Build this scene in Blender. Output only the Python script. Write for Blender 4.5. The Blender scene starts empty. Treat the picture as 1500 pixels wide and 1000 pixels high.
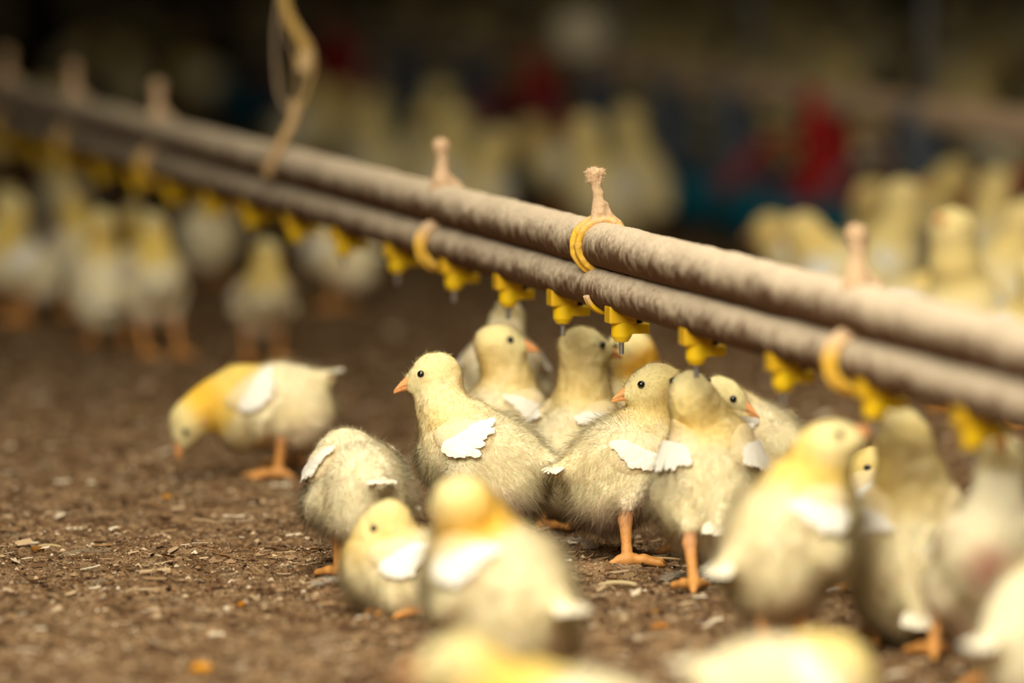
import bpy, math, random
import numpy as np
from mathutils import Vector, Matrix

# ------------------------------------------------------------------ camera, light, exposure
scene = bpy.context.scene
COL = scene.collection
FPX = 1500 * 200 / 36.0
TILT = math.atan(740 / FPX)
HCAM = 0.5773
FOCUS = 4.58
CAM = np.array([0.0, 0.0, HCAM])
RV = np.array([1.0, 0, 0])
FV = np.array([0, math.cos(TILT), -math.sin(TILT)])
UV = np.array([0, math.sin(TILT), math.cos(TILT)])

cd = bpy.data.cameras.new('camera')
cam = bpy.data.objects.new('camera', cd)
COL.objects.link(cam)
cam.location = CAM
cam.rotation_euler = (math.pi / 2 - TILT, 0, 0)
cd.lens = 200
cd.sensor_width = 36
cd.clip_start = 0.1
cd.clip_end = 200
cd.dof.use_dof = True
cd.dof.focus_distance = FOCUS
cd.dof.aperture_fstop = 2.8
scene.camera = cam

scene.view_settings.view_transform = 'Standard'
scene.view_settings.look = 'None'
scene.view_settings.gamma = 1
scene.view_settings.use_curve_mapping = False
scene.view_settings.exposure = 0.0

world = bpy.data.worlds.new('world')
scene.world = world
world.use_nodes = True
world.node_tree.nodes['Background'].inputs[0].default_value = (1.0, 0.83, 0.62, 1)
world.node_tree.nodes['Background'].inputs[1].default_value = 0.26


def area(name, loc, target, size, power, color, spread=180):
    ld = bpy.data.lights.new(name, 'AREA')
    ld.shape = 'DISK'
    ld.size = size
    ld.energy = power
    ld.color = color
    ld.spread = math.radians(spread)
    o = bpy.data.objects.new(name, ld)
    o.location = loc
    d = Vector(target) - Vector(loc)
    o.rotation_euler = d.to_track_quat('-Z', 'Y').to_euler()
    COL.objects.link(o)
    return o


area('barn_lamp', (-0.45, 1.6, 2.05), (0.30, 4.5, 0.05), 1.8, 26, (1.0, 0.92, 0.77), 70)
area('overhead_fill', (0.3, 4.1, 3.1), (0.3, 4.3, 0.0), 2.6, 25, (1.0, 0.90, 0.74), 85)  # added overhead fill in place of ambient light, no real fixture
area('rear_fill', (1.0, 6.0, 2.2), (0.5, 8.3, 0.1), 0.8, 8, (1.0, 0.82, 0.50))  # added light that lifts the rear flock and feeder line


def P(px, py, z):
    """point seen at a pixel of the 1500x1000 frame, z metres along the view axis"""
    return CAM + z * (FV + (px - 750) / FPX * RV - (py - 500) / FPX * UV)


def G(px, py):
    d = FV + (px - 750) / FPX * RV - (py - 500) / FPX * UV
    return CAM + d * (-HCAM / d[2])


def depth_of(p):
    return float(np.dot(np.asarray(p) - CAM, FV))


def lin(r, g, b):
    f = lambda c: ((c / 255 + 0.055) / 1.055) ** 2.4 if c / 255 > 0.04045 else c / 255 / 12.92
    return np.array([f(r), f(g), f(b)])


# ------------------------------------------------------------------ numpy noise
def _hash(ix, iy, iz, seed):
    h = (ix * 374761393 + iy * 668265263 + iz * 2147483647 + seed * 1274126177) & 0xffffffff
    h = ((h ^ (h >> 13)) * 1103515245) & 0xffffffff
    h = ((h ^ (h >> 16)) * 668265263) & 0xffffffff
    return ((h ^ (h >> 15)) & 0xffffff) / float(0xffffff)


def vnoise(p, seed=0):
    """value noise in [-1,1], p (N,3)"""
    i = np.floor(p).astype(np.int64)
    f = p - i
    f = f * f * (3 - 2 * f)
    out = 0
    for dx in (0, 1):
        wx = f[:, 0] if dx else 1 - f[:, 0]
        for dy in (0, 1):
            wy = f[:, 1] if dy else 1 - f[:, 1]
            for dz in (0, 1):
                wz = f[:, 2] if dz else 1 - f[:, 2]
                out = out + wx * wy * wz * _hash(i[:, 0] + dx, i[:, 1] + dy, i[:, 2] + dz, seed)
    return out * 2 - 1


# ------------------------------------------------------------------ mesh helpers
def make_mesh(name, verts, faces, col=None, nrm=None, smooth=True):
    """faces: (N,3) or (N,4) int array, or a list of such arrays"""
    me = bpy.data.meshes.new(name)
    verts = np.asarray(verts, dtype=np.float32)
    fl = faces if isinstance(faces, list) else [faces]
    fl = [np.asarray(f, dtype=np.int32) for f in fl if len(f)]
    tot = np.concatenate([np.full(len(f), f.shape[1], np.int32) for f in fl])
    idx = np.concatenate([f.ravel() for f in fl])
    start = np.concatenate([[0], np.cumsum(tot)[:-1]]).astype(np.int32)
    me.vertices.add(len(verts))
    me.vertices.foreach_set('co', verts.ravel())
    me.loops.add(len(idx))
    me.loops.foreach_set('vertex_index', idx)
    me.polygons.add(len(tot))
    me.polygons.foreach_set('loop_start', start)
    me.polygons.foreach_set('loop_total', tot)
    me.polygons.foreach_set('use_smooth', np.full(len(tot), smooth))
    me.update(calc_edges=True)
    if col is not None:
        a = me.attributes.new('Col', 'FLOAT_COLOR', 'POINT')
        c = np.ones((len(verts), 4), np.float32)
        c[:, :3] = np.broadcast_to(col, (len(verts), 3))
        a.data.foreach_set('color', c.ravel())
    if nrm is not None:
        a = me.attributes.new('nrm', 'FLOAT_VECTOR', 'POINT')
        a.data.foreach_set('vector', np.asarray(nrm, np.float32).ravel())
    me.validate(clean_customdata=False)
    return me


def link(name, me, mat, parent=None, loc=None):
    o = bpy.data.objects.new(name, me)
    if mat is not None and len(me.materials) == 0:
        me.materials.append(mat)
    COL.objects.link(o)
    if parent is not None:
        o.parent = parent
    if loc is not None:
        o.location = loc
    return o


def empty(name, loc, rz=0.0):
    o = bpy.data.objects.new(name, None)
    o.empty_display_size = 0.02
    o.location = loc
    o.rotation_euler = (0, 0, rz)
    COL.objects.link(o)
    return o


def tag(o, label=None, cat=None, group=None, kind=None):
    if label:
        o['label'] = label
    if cat:
        o['category'] = cat
    if group:
        o['group'] = group
    if kind:
        o['kind'] = kind
    return o


# ------------------------------------------------------------------ signed distance shapes
def unit(v):
    v = np.asarray(v, float)
    return v / (np.linalg.norm(v) + 1e-12)


def ry(a):
    c, s = math.cos(a), math.sin(a)
    return np.array([[c, 0, -s], [0, 1, 0], [s, 0, c]])      # positive = nose up (x towards +z)


def ell(c, r, M=None):
    c = np.asarray(c, float)
    r = np.asarray(r, float)
    M = np.eye(3) if M is None else M

    def f(p):
        q = (p - c) @ M
        k0 = np.linalg.norm(q / r, axis=1)
        k1 = np.linalg.norm(q / (r * r), axis=1) + 1e-9
        return k0 * (k0 - 1) / k1
    return f


def cone(a, b, ra, rb):
    a = np.asarray(a, float)
    b = np.asarray(b, float)
    ba = b - a
    L2 = ba @ ba + 1e-12

    def f(p):
        t = np.clip(((p - a) @ ba) / L2, 0, 1)
        d = np.linalg.norm(p - a - t[:, None] * ba, axis=1)
        return d - (ra + (rb - ra) * t)
    return f


def sunion(fs, k):
    def f(p):
        d = fs[0](p)
        for g in fs[1:]:
            e = g(p)
            h = np.maximum(k - np.abs(d - e), 0) / k
            d = np.minimum(d, e) - h * h * k * 0.25
        return d
    return f


def grad(f, p, e=2e-4):
    g = np.stack([f(p + np.array(d) * e) - f(p - np.array(d) * e) for d in ((1, 0, 0), (0, 1, 0), (0, 0, 1))], 1)
    return g / (np.linalg.norm(g, axis=1)[:, None] + 1e-12)


def surf(f, lo, hi, h, newton=2):
    """surface nets over a box -> verts, quads, normals"""
    lo = np.asarray(lo, float)
    n = np.maximum(((np.asarray(hi) - lo) / h).astype(int) + 2, 3)
    ax = [lo[i] + h * np.arange(n[i]) for i in range(3)]
    X = np.stack(np.meshgrid(*ax, indexing='ij'), -1).reshape(-1, 3)
    D = f(X).reshape(n)
    S = D < 0
    cn = n - 1
    cnt = np.zeros(cn)
    acc = np.zeros(tuple(cn) + (3,))
    edges = []
    for axis in range(3):
        o = [a for a in range(3) if a != axis]
        for da in (0, 1):
            for db in (0, 1):
                off = [0, 0, 0]
                off[o[0]] = da
                off[o[1]] = db
                s0 = tuple(slice(off[i], off[i] + cn[i]) for i in range(3))
                off2 = list(off)
                off2[axis] = 1
                s1 = tuple(slice(off2[i], off2[i] + cn[i]) for i in range(3))
                d0, d1 = D[s0], D[s1]
                m = (d0 < 0) != (d1 < 0)
                t = np.where(m, d0 / np.where(m, d0 - d1, 1), 0)
                pos = np.zeros(tuple(cn) + (3,))
                for i in range(3):
                    pos[..., i] = off[i]
                pos[..., axis] = t
                acc += pos * m[..., None]
                cnt += m
    act = cnt > 0
    idx = -np.ones(cn, int)
    idx[act] = np.arange(act.sum())
    cells = np.argwhere(act)
    V = lo + h * (cells + acc[act] / cnt[act][:, None])
    Q = []
    for axis in range(3):
        a, b = [(1, 2), (2, 0), (0, 1)][axis]
        s0 = [slice(1, None)] * 3
        s0[axis] = slice(0, None)
        sl0 = [slice(1, n[i] - 1) for i in range(3)]
        sl1 = [slice(1, n[i] - 1) for i in range(3)]
        sl0[axis] = slice(0, n[axis] - 1)
        sl1[axis] = slice(1, n[axis])
        A, B = S[tuple(sl0)], S[tuple(sl1)]
        w = np.argwhere(A != B)
        if not len(w):
            continue
        flip = A[tuple(w.T)]
        c = w.copy()
        for i in range(3):
            if i != axis:
                c[:, i] += 1
        def g(da, db):
            q = c.copy()
            q[:, a] -= da
            q[:, b] -= db
            return idx[tuple(q.T)]
        q = np.stack([g(1, 1), g(0, 1), g(0, 0), g(1, 0)], 1)
        q[~flip] = q[~flip][:, ::-1]
        Q.append(q)
    Q = np.concatenate(Q)
    Q = Q[(Q >= 0).all(1)]
    for _ in range(newton):
        N = grad(f, V)
        V = V - N * np.clip(f(V), -h, h)[:, None] * 0.9
    N = grad(f, V)
    return V, Q, N


def tube(pts, rad, seg=10, cap=True):
    pts = np.asarray(pts, float)
    rad = np.broadcast_to(rad, (len(pts),)).astype(float)
    T = np.gradient(pts, axis=0)
    T /= np.linalg.norm(T, axis=1)[:, None] + 1e-12
    up = np.array([0, 0, 1.0]) if abs(T[0][2]) < 0.9 else np.array([1.0, 0, 0])
    V = []
    for i in range(len(pts)):
        a = unit(np.cross(T[i], up))
        b = np.cross(a, T[i])
        up = b
        th = np.arange(seg) * 2 * math.pi / seg
        V.append(pts[i] + rad[i] * (np.cos(th)[:, None] * a + np.sin(th)[:, None] * b))
    V = np.concatenate(V)
    F = []
    for i in range(len(pts) - 1):
        for j in range(seg):
            k = (j + 1) % seg
            F.append((i * seg + j, (i + 1) * seg + j, (i + 1) * seg + k, i * seg + k))
    F = np.array(F)
    if cap:
        n = len(V)
        V = np.concatenate([V, pts[:1], pts[-1:]])
        C = []
        m = (len(pts) - 1) * seg
        for j in range(seg):
            k = (j + 1) % seg
            C.append((j, k, n, n))
            C.append((m + k, m + j, n + 1, n + 1))
        T3 = np.array([c[:3] for c in C])
        return V, F, T3
    return V, F, np.zeros((0, 3), int)


class Join:
    def __init__(s):
        s.v, s.q, s.t, s.c, s.n = [], [], [], [], 0

    def add(s, v, q=None, t=None, col=(1, 1, 1)):
        v = np.asarray(v, float)
        s.v.append(v)
        s.c.append(np.broadcast_to(col, (len(v), 3)))
        if q is not None and len(q):
            s.q.append(np.asarray(q) + s.n)
        if t is not None and len(t):
            s.t.append(np.asarray(t) + s.n)
        s.n += len(v)

    def box(s, c, half, M=None, col=(1, 1, 1), taper=1.0):
        M = np.eye(3) if M is None else M
        v = []
        for x in (-1, 1):
            for y in (-1, 1):
                for z in (-1, 1):
                    k = taper if z < 0 else 1.0
                    v.append((x * half[0] * k, y * half[1] * k, z * half[2]))
        v = np.array(v) @ M.T + np.asarray(c)
        q = [(0, 1, 3, 2), (4, 6, 7, 5), (0, 4, 5, 1), (2, 3, 7, 6), (0, 2, 6, 4), (1, 5, 7, 3)]
        s.add(v, q, None, col)

    def mesh(s, name, smooth=True):
        fs = []
        if s.q:
            fs.append(np.concatenate(s.q))
        if s.t:
            fs.append(np.concatenate(s.t))
        return make_mesh(name, np.concatenate(s.v), fs, np.concatenate(s.c), smooth=smooth)


# ------------------------------------------------------------------ materials
def new_mat(name):
    m = bpy.data.materials.new(name)
    m.use_nodes = True
    nt = m.node_tree
    nt.nodes.clear()
    out = nt.nodes.new('ShaderNodeOutputMaterial')
    return m, nt, out


def N(nt, t, **kw):
    n = nt.nodes.new(t)
    for k, v in kw.items():
        setattr(n, k, v)
    return n


def attr_mat(name, rough=0.6, spec=0.3, metallic=0.0, noise=0.0, nscale=200, bump=0.0, sss=0.0):
    m, nt, out = new_mat(name)
    b = N(nt, 'ShaderNodeBsdfPrincipled')
    a = N(nt, 'ShaderNodeAttribute', attribute_name='Col')
    b.inputs['Roughness'].default_value = rough
    b.inputs['Specular IOR Level'].default_value = spec
    b.inputs['Metallic'].default_value = metallic
    if sss:
        b.inputs['Subsurface Weight'].default_value = sss
        b.inputs['Subsurface Radius'].default_value = (0.004, 0.002, 0.001)
        b.inputs['Subsurface Scale'].default_value = 1.0
    tc = N(nt, 'ShaderNodeTexCoord')
    nz = N(nt, 'ShaderNodeTexNoise')
    nz.inputs['Scale'].default_value = nscale
    nz.inputs['Detail'].default_value = 4
    nt.links.new(tc.outputs['Object'], nz.inputs['Vector'])
    if noise:
        mr = N(nt, 'ShaderNodeMapRange')
        mr.inputs['To Min'].default_value = 1 - noise
        mr.inputs['To Max'].default_value = 1 + noise
        nt.links.new(nz.outputs[0], mr.inputs[0])
        vm = N(nt, 'ShaderNodeVectorMath', operation='SCALE')
        nt.links.new(a.outputs['Color'], vm.inputs[0])
        nt.links.new(mr.outputs[0], vm.inputs['Scale'])
        nt.links.new(vm.outputs[0], b.inputs['Base Color'])
    else:
        nt.links.new(a.outputs['Color'], b.inputs['Base Color'])
    if bump:
        bp = N(nt, 'ShaderNodeBump')
        bp.inputs['Strength'].default_value = bump
        bp.inputs['Distance'].default_value = 0.001
        nt.links.new(nz.outputs[0], bp.inputs['Height'])
        nt.links.new(bp.outputs[0], b.inputs['Normal'])
    nt.links.new(b.outputs[0], out.inputs[0])
    return m


def down_mat():
    """soft chick down: every barb shades with the normal of the skin it grows from"""
    m, nt, out = new_mat('chick_down')
    a = N(nt, 'ShaderNodeAttribute', attribute_name='Col')
    nr = N(nt, 'ShaderNodeAttribute', attribute_name='nrm')
    vt = N(nt, 'ShaderNodeVectorTransform', vector_type='NORMAL', convert_from='OBJECT', convert_to='WORLD')
    nt.links.new(nr.outputs['Vector'], vt.inputs[0])
    d = N(nt, 'ShaderNodeBsdfDiffuse')
    t = N(nt, 'ShaderNodeBsdfTranslucent')
    mx = N(nt, 'ShaderNodeMixShader')
    mx.inputs[0].default_value = 0.45
    nt.links.new(a.outputs['Color'], d.inputs['Color'])
    nt.links.new(a.outputs['Color'], t.inputs['Color'])
    nt.links.new(vt.outputs[0], d.inputs['Normal'])
    nt.links.new(d.outputs[0], mx.inputs[1])
    nt.links.new(t.outputs[0], mx.inputs[2])
    nt.links.new(mx.outputs[0], out.inputs[0])
    return m


M_DOWN = down_mat()
M_SKIN = attr_mat('chick_skin_and_fluff', rough=0.95, spec=0.05, noise=0.10, nscale=350, bump=0.5, sss=0.35)
M_FEATHER = attr_mat('white_wing_feather', rough=0.7, spec=0.2, noise=0.05, nscale=500)
M_LEG = attr_mat('orange_scaly_leg', rough=0.5, spec=0.35, noise=0.14, nscale=450, bump=0.5, sss=0.2)
M_BEAK = attr_mat('horn_beak', rough=0.42, spec=0.4, noise=0.07, nscale=500, sss=0.2)
M_EYE = attr_mat('glossy_black_eye', rough=0.08, spec=0.8)
M_DUSTY = attr_mat('dusty_pipe', rough=0.95, spec=0.05, noise=0.22, nscale=420, bump=0.9)
M_PLASTIC = attr_mat('yellow_plastic', rough=0.42, spec=0.4, noise=0.06, nscale=150)
M_HANGER = attr_mat('dusty_yellow_plastic', rough=0.8, spec=0.15, noise=0.15, nscale=600, bump=0.6)
M_STEEL = attr_mat('steel_pin', rough=0.3, spec=0.5, metallic=0.9)
M_FEEDER = attr_mat('feeder_plastic', rough=0.6, spec=0.3, noise=0.1, nscale=30)
M_LITTER = attr_mat('litter_scraps', rough=0.9, spec=0.1)


def floor_mat():
    m, nt, out = new_mat('brown_poultry_litter')
    b = N(nt, 'ShaderNodeBsdfPrincipled')
    b.inputs['Roughness'].default_value = 0.95
    b.inputs['Specular IOR Level'].default_value = 0.08
    tc = N(nt, 'ShaderNodeTexCoord')
    n1 = N(nt, 'ShaderNodeTexNoise')
    n1.inputs['Scale'].default_value = 38
    n1.inputs['Detail'].default_value = 8
    n1.inputs['Roughness'].default_value = 0.62
    n2 = N(nt, 'ShaderNodeTexNoise')
    n2.inputs['Scale'].default_value = 260
    n2.inputs['Detail'].default_value = 5
    n2.inputs['Roughness'].default_value = 0.7
    v = N(nt, 'ShaderNodeTexVoronoi')
    v.inputs['Scale'].default_value = 330
    for n in (n1, n2, v):
        nt.links.new(tc.outputs['Object'], n.inputs['Vector'])
    r1 = N(nt, 'ShaderNodeValToRGB')
    r1.color_ramp.elements[0].position = 0.36
    r1.color_ramp.elements[1].position = 0.66
    r1.color_ramp.elements[0].color = (*lin(88, 66, 46), 1)
    r1.color_ramp.elements[1].color = (*lin(164, 138, 108), 1)
    nt.links.new(n1.outputs[0], r1.inputs[0])
    r2 = N(nt, 'ShaderNodeValToRGB')
    r2.color_ramp.elements[0].position = 0.34
    r2.color_ramp.elements[1].position = 0.70
    r2.color_ramp.elements[0].color = (0.35, 0.32, 0.28, 1)
    r2.color_ramp.elements[1].color = (1.7, 1.65, 1.55, 1)
    nt.links.new(n2.outputs[0], r2.inputs[0])
    mx = N(nt, 'ShaderNodeMix', data_type='RGBA', blend_type='MULTIPLY')
    mx.inputs[0].default_value = 1
    nt.links.new(r1.outputs[0], mx.inputs[6])
    nt.links.new(r2.outputs[0], mx.inputs[7])
    r3 = N(nt, 'ShaderNodeValToRGB')
    r3.color_ramp.elements[0].color = (0.8, 0.8, 0.8, 1)
    r3.color_ramp.elements[1].color = (1.25, 1.2, 1.1, 1)
    nt.links.new(v.outputs['Color'], r3.inputs[0])
    m2 = N(nt, 'ShaderNodeMix', data_type='RGBA', blend_type='MULTIPLY')
    m2.inputs[0].default_value = 1
    nt.links.new(mx.outputs[2], m2.inputs[6])
    nt.links.new(r3.outputs[0], m2.inputs[7])
    nt.links.new(m2.outputs[2], b.inputs['Base Color'])
    bp = N(nt, 'ShaderNodeBump')
    bp.inputs['Strength'].default_value = 0.8
    bp.inputs['Distance'].default_value = 0.004
    nt.links.new(n2.outputs[0], bp.inputs['Height'])
    nt.links.new(bp.outputs[0], b.inputs['Normal'])
    nt.links.new(b.outputs[0], out.inputs[0])
    return m


def wall_mat(name, c0, c1):
    m, nt, out = new_mat(name)
    b = N(nt, 'ShaderNodeBsdfPrincipled')
    b.inputs['Roughness'].default_value = 0.8
    tc = N(nt, 'ShaderNodeTexCoord')
    n = N(nt, 'ShaderNodeTexNoise')
    n.inputs['Scale'].default_value = 3
    r = N(nt, 'ShaderNodeValToRGB')
    r.color_ramp.elements[0].color = (*c0, 1)
    r.color_ramp.elements[1].color = (*c1, 1)
    nt.links.new(tc.outputs['Object'], n.inputs['Vector'])
    nt.links.new(n.outputs[0], r.inputs[0])
    nt.links.new(r.outputs[0], b.inputs['Base Color'])
    nt.links.new(b.outputs[0], out.inputs[0])
    return m


# ------------------------------------------------------------------ the barn
def ground_h(x, y):
    p = np.stack([x, y, np.zeros_like(x)], 1)
    h = 0.0045 * vnoise(p * 14, 1) + 0.0034 * vnoise(p * 45, 2)
    h = h + 0.0024 * vnoise(p * 130, 3) + 0.0016 * np.abs(vnoise(p * 300, 4))
    fade = np.clip((12 - y) / 4, 0.0, 1)
    return h * fade - 0.004


def grade(a, b, h0, h1, n_max=100000):
    out = [a]
    h = h0
    while out[-1] < b and len(out) < n_max:
        out.append(out[-1] + h)
        h = min(h * 1.12, h1)
    return out


xs = np.arange(-0.56, 0.56, 0.0026)
xr = np.array(grade(0.56, 12.0, 0.003, 0.6))
xs = np.concatenate([-xr[::-1], xs, xr])
ys = np.arange(3.3, 5.6, 0.0034)
ys = np.concatenate([3.3 - np.array(grade(0, 6, 0.006, 0.5))[1:][::-1], ys, np.array(grade(5.6, 30, 0.004, 0.5))])
XX, YY = np.meshgrid(xs, ys, indexing='ij')
hz = ground_h(XX.ravel(), YY.ravel())
V = np.stack([XX.ravel(), YY.ravel(), hz], 1)
ni, nj = XX.shape
I = np.arange(ni * nj).reshape(ni, nj)
Q = np.stack([I[:-1, :-1].ravel(), I[1:, :-1].ravel(), I[1:, 1:].ravel(), I[:-1, 1:].ravel()], 1)
fl = link('floor', make_mesh('floor', V, Q), floor_mat())
tag(fl, kind='structure')

MW = wall_mat('dark_barn_wall', lin(22, 18, 14), lin(32, 27, 21))
MC = wall_mat('dark_barn_ceiling', lin(30, 26, 22), lin(38, 33, 28))
X0, X1, Y0, Y1, ZC = -11.9, 11.9, -2.5, 29.8, 3.2
for nm, c, hf in (('wall_back', (0, Y1, ZC / 2), (12, 0.06, ZC / 2)), ('wall_front', (0, Y0, ZC / 2), (12, 0.06, ZC / 2)),
                  ('wall_left', (X0, 13.6, ZC / 2), (0.06, 16.3, ZC / 2)), ('wall_right', (X1, 13.6, ZC / 2), (0.06, 16.3, ZC / 2)),
                  ('ceiling', (0, 13.6, ZC + 0.06), (12, 16.3, 0.06))):
    j = Join()
    j.box(c, hf)
    o = link(nm, j.mesh(nm, False), MC if nm == 'ceiling' else MW)
    tag(o, kind='structure')

# ------------------------------------------------------------------ litter scraps (nobody could count them)
rng = np.random.default_rng(7)


def scatter_litter():
    Vs, Ts, Cs = [], [], []
    base = 0
    # crumbs: little irregular octahedra
    n = 60000
    y = 3.35 + 3.6 * rng.random(n) ** 1.15
    hw = 0.12 * y
    x = (rng.random(n) * 2 - 1) * hw
    z = ground_h(x, y)
    r = 0.0006 + 0.0028 * rng.random(n) ** 3.4
    o = np.array([(1, 0, 0), (-1, 0, 0), (0, 1, 0), (0, -1, 0), (0, 0, 1), (0, 0, -1)], float)
    t = np.array([(0, 2, 4), (2, 1, 4), (1, 3, 4), (3, 0, 4), (2, 0, 5), (1, 2, 5), (3, 1, 5), (0, 3, 5)])
    an = rng.random(n) * 6.28
    sx = r * (0.7 + rng.random(n) * 1.1)
    sy = r * (0.6 + rng.random(n) * 0.6)
    sz = r * (0.4 + rng.random(n) * 0.6)
    q = o[None] * np.stack([sx, sy, sz], 1)[:, None, :] * (0.7 + 0.6 * rng.random((n, 6, 1)))
    ca, sa = np.cos(an)[:, None], np.sin(an)[:, None]
    v = np.stack([q[..., 0] * ca - q[..., 1] * sa + x[:, None], q[..., 0] * sa + q[..., 1] * ca + y[:, None],
                  q[..., 2] + z[:, None] + 0.0006], 2)
    pal = np.array([lin(120, 90, 62), lin(96, 70, 48), lin(160, 130, 96), lin(196, 172, 138), lin(58, 40, 28), lin(150, 108, 56), lin(216, 198, 170)])
    w = np.array([.28, .22, .19, .10, .17, .01, .03])
    c = pal[rng.choice(len(pal), n, p=w)] * (0.8 + 0.4 * rng.random((n, 1)))
    Vs.append(v.reshape(-1, 3))
    Ts.append((t[None] + (np.arange(n) * 6)[:, None, None]).reshape(-1, 3))
    Cs.append(np.repeat(c, 6, 0))
    base += n * 6
    # fine grains where the litter is seen sharply
    n = 46000
    y = 4.15 + 1.0 * rng.random(n)
    x = (rng.random(n) * 2 - 1) * 0.105 * y
    z = ground_h(x, y)
    r = 0.0004 + 0.0007 * rng.random(n) ** 2
    q = o[None] * r[:, None, None] * (0.6 + 0.8 * rng.random((n, 6, 1)))
    v = np.stack([q[..., 0] + x[:, None], q[..., 1] + y[:, None], q[..., 2] + z[:, None] + 0.0004], 2)
    c = pal[rng.choice(len(pal), n, p=[.22, .22, .2, .14, .14, .04, .04])] * (0.8 + 0.4 * rng.random((n, 1)))
    Vs.append(v.reshape(-1, 3))
    Ts.append((t[None] + (np.arange(n) * 6)[:, None, None]).reshape(-1, 3) + base)
    Cs.append(np.repeat(c, 6, 0))
    base += n * 6
    # flakes and slivers: bent 3-segment strips
    n = 17000
    y = 3.35 + 4.6 * rng.random(n) ** 1.2
    x = (rng.random(n) * 2 - 1) * 0.12 * y
    L = 0.004 + 0.016 * rng.random(n) ** 2.2
    W = L * (0.05 + 0.40 * rng.random(n) ** 2) + 0.0002
    an = rng.random(n) * 6.28
    cur = (rng.random(n) - 0.5) * 1.8
    tilt = (rng.random(n) - 0.3) * 0.5
    vs = []
    for k in range(4):
        s = (k / 3 - 0.5)
        a2 = an + cur * s
        px = x + np.cos(a2) * s * L
        py = y + np.sin(a2) * s * L
        wk = W * (0.25 if k in (0, 3) else 0.5)
        zk = 0.0016 + L * np.abs(tilt) * (s + 0.5) * 0.7
        for sd in (-1, 1):
            vs.append(np.stack([px - np.sin(a2) * wk * sd, py + np.cos(a2) * wk * sd, zk + sd * W * 0.15], 1))
    v = np.stack(vs, 1)
    v[:, :, 2] += ground_h(x, y)[:, None]
    t = []
    for k in range(3):
        a = k * 2
        t += [(a, a + 2, a + 3), (a, a + 3, a + 1)]
    t = np.array(t)
    pal = np.array([lin(150, 122, 88), lin(186, 160, 124), lin(112, 84, 58), lin(216, 200, 172), lin(150, 112, 66)])
    c = pal[rng.choice(5, n, p=[.33, .27, .21, .16, .03])] * (0.8 + 0.35 * rng.random((n, 1)))
    Vs.append(v.reshape(-1, 3))
    Ts.append((t[None] + (np.arange(n) * 8)[:, None, None]).reshape(-1, 3) + base)
    Cs.append(np.repeat(c, 8, 0))
    base += n * 8
    # down wisps: tufts of very thin curled barbs
    nt_, nb = 420, 20
    ty = 3.5 + 3.0 * rng.random(nt_) ** 1.1
    tx = (rng.random(nt_) * 2 - 1) * 0.11 * ty
    x = np.repeat(tx, nb) + rng.normal(0, 0.0035, nt_ * nb)
    y = np.repeat(ty, nb) + rng.normal(0, 0.0045, nt_ * nb)
    n = nt_ * nb
    an = np.repeat(rng.random(nt_) * 6.28, nb) + rng.normal(0, 0.9, n)
    L = 0.006 + 0.010 * rng.random(n)
    cur = rng.normal(0, 1.6, n)
    vs = []
    for k in range(4):
        s = k / 3
        a2 = an + cur * s
        px = x + np.cos(a2) * s * L
        py = y + np.sin(a2) * s * L
        zk = 0.0012 + 0.004 * np.sin(s * 3.1) * rng.random(n)
        for sd in (-1, 1):
            vs.append(np.stack([px - np.sin(a2) * 0.00012 * sd, py + np.cos(a2) * 0.00012 * sd, zk + sd * 0.00008], 1))
    v = np.stack(vs, 1)
    v[:, :, 2] += ground_h(x, y)[:, None]
    c = np.repeat(lin(176, 158, 128)[None] * (0.7 + 0.5 * rng.random((nt_, 1))), nb, 0)
    Vs.append(v.reshape(-1, 3))
    Ts.append((t[None] + (np.arange(n) * 8)[:, None, None]).reshape(-1, 3) + base)
    Cs.append(np.repeat(c, 8, 0))
    me = make_mesh('litter', np.concatenate(Vs), np.concatenate(Ts), np.concatenate(Cs), smooth=False)
    o = link('litter', me, M_LITTER)
    tag(o, 'loose brown crumbs, husk flakes and down scraps covering the barn floor', 'litter', kind='stuff')


scatter_litter()

# ------------------------------------------------------------------ the drinker line
VPX, VPY = -1500, -240
DIR = unit(FV + (VPX - 750) / FPX * RV - (VPY - 500) / FPX * UV)      # runs away to the left
DIR[2] = 0
DIR = unit(DIR)
SIDE = unit(np.cross(DIR, [0, 0, 1]))                                   # to the right of the line
ZUP = np.array([0, 0, 1.0])
UP0 = P(900, 363, FOCUS)
LO0 = P(900, 425.5, FOCUS)
R_UP, R_LO = 0.0180, 0.0164


def along(p0, px):
    """point of the line through p0 along DIR that is seen at column px"""
    # x(t)/z(t) = (px-750)/FPX
    k = (px - 750) / FPX
    d0 = p0 - CAM
    a = d0 @ RV - k * (d0 @ FV)
    b = DIR @ RV - k * (DIR @ FV)
    return p0 + DIR * (-a / b)


dl = empty('drinker_line', (UP0[0], UP0[1], 0))
tag(dl, 'twin dusty beige pipes crossing above the chicks, hung with yellow nipple drinkers', 'drinker line')
DLO = np.array(dl.location)


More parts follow.
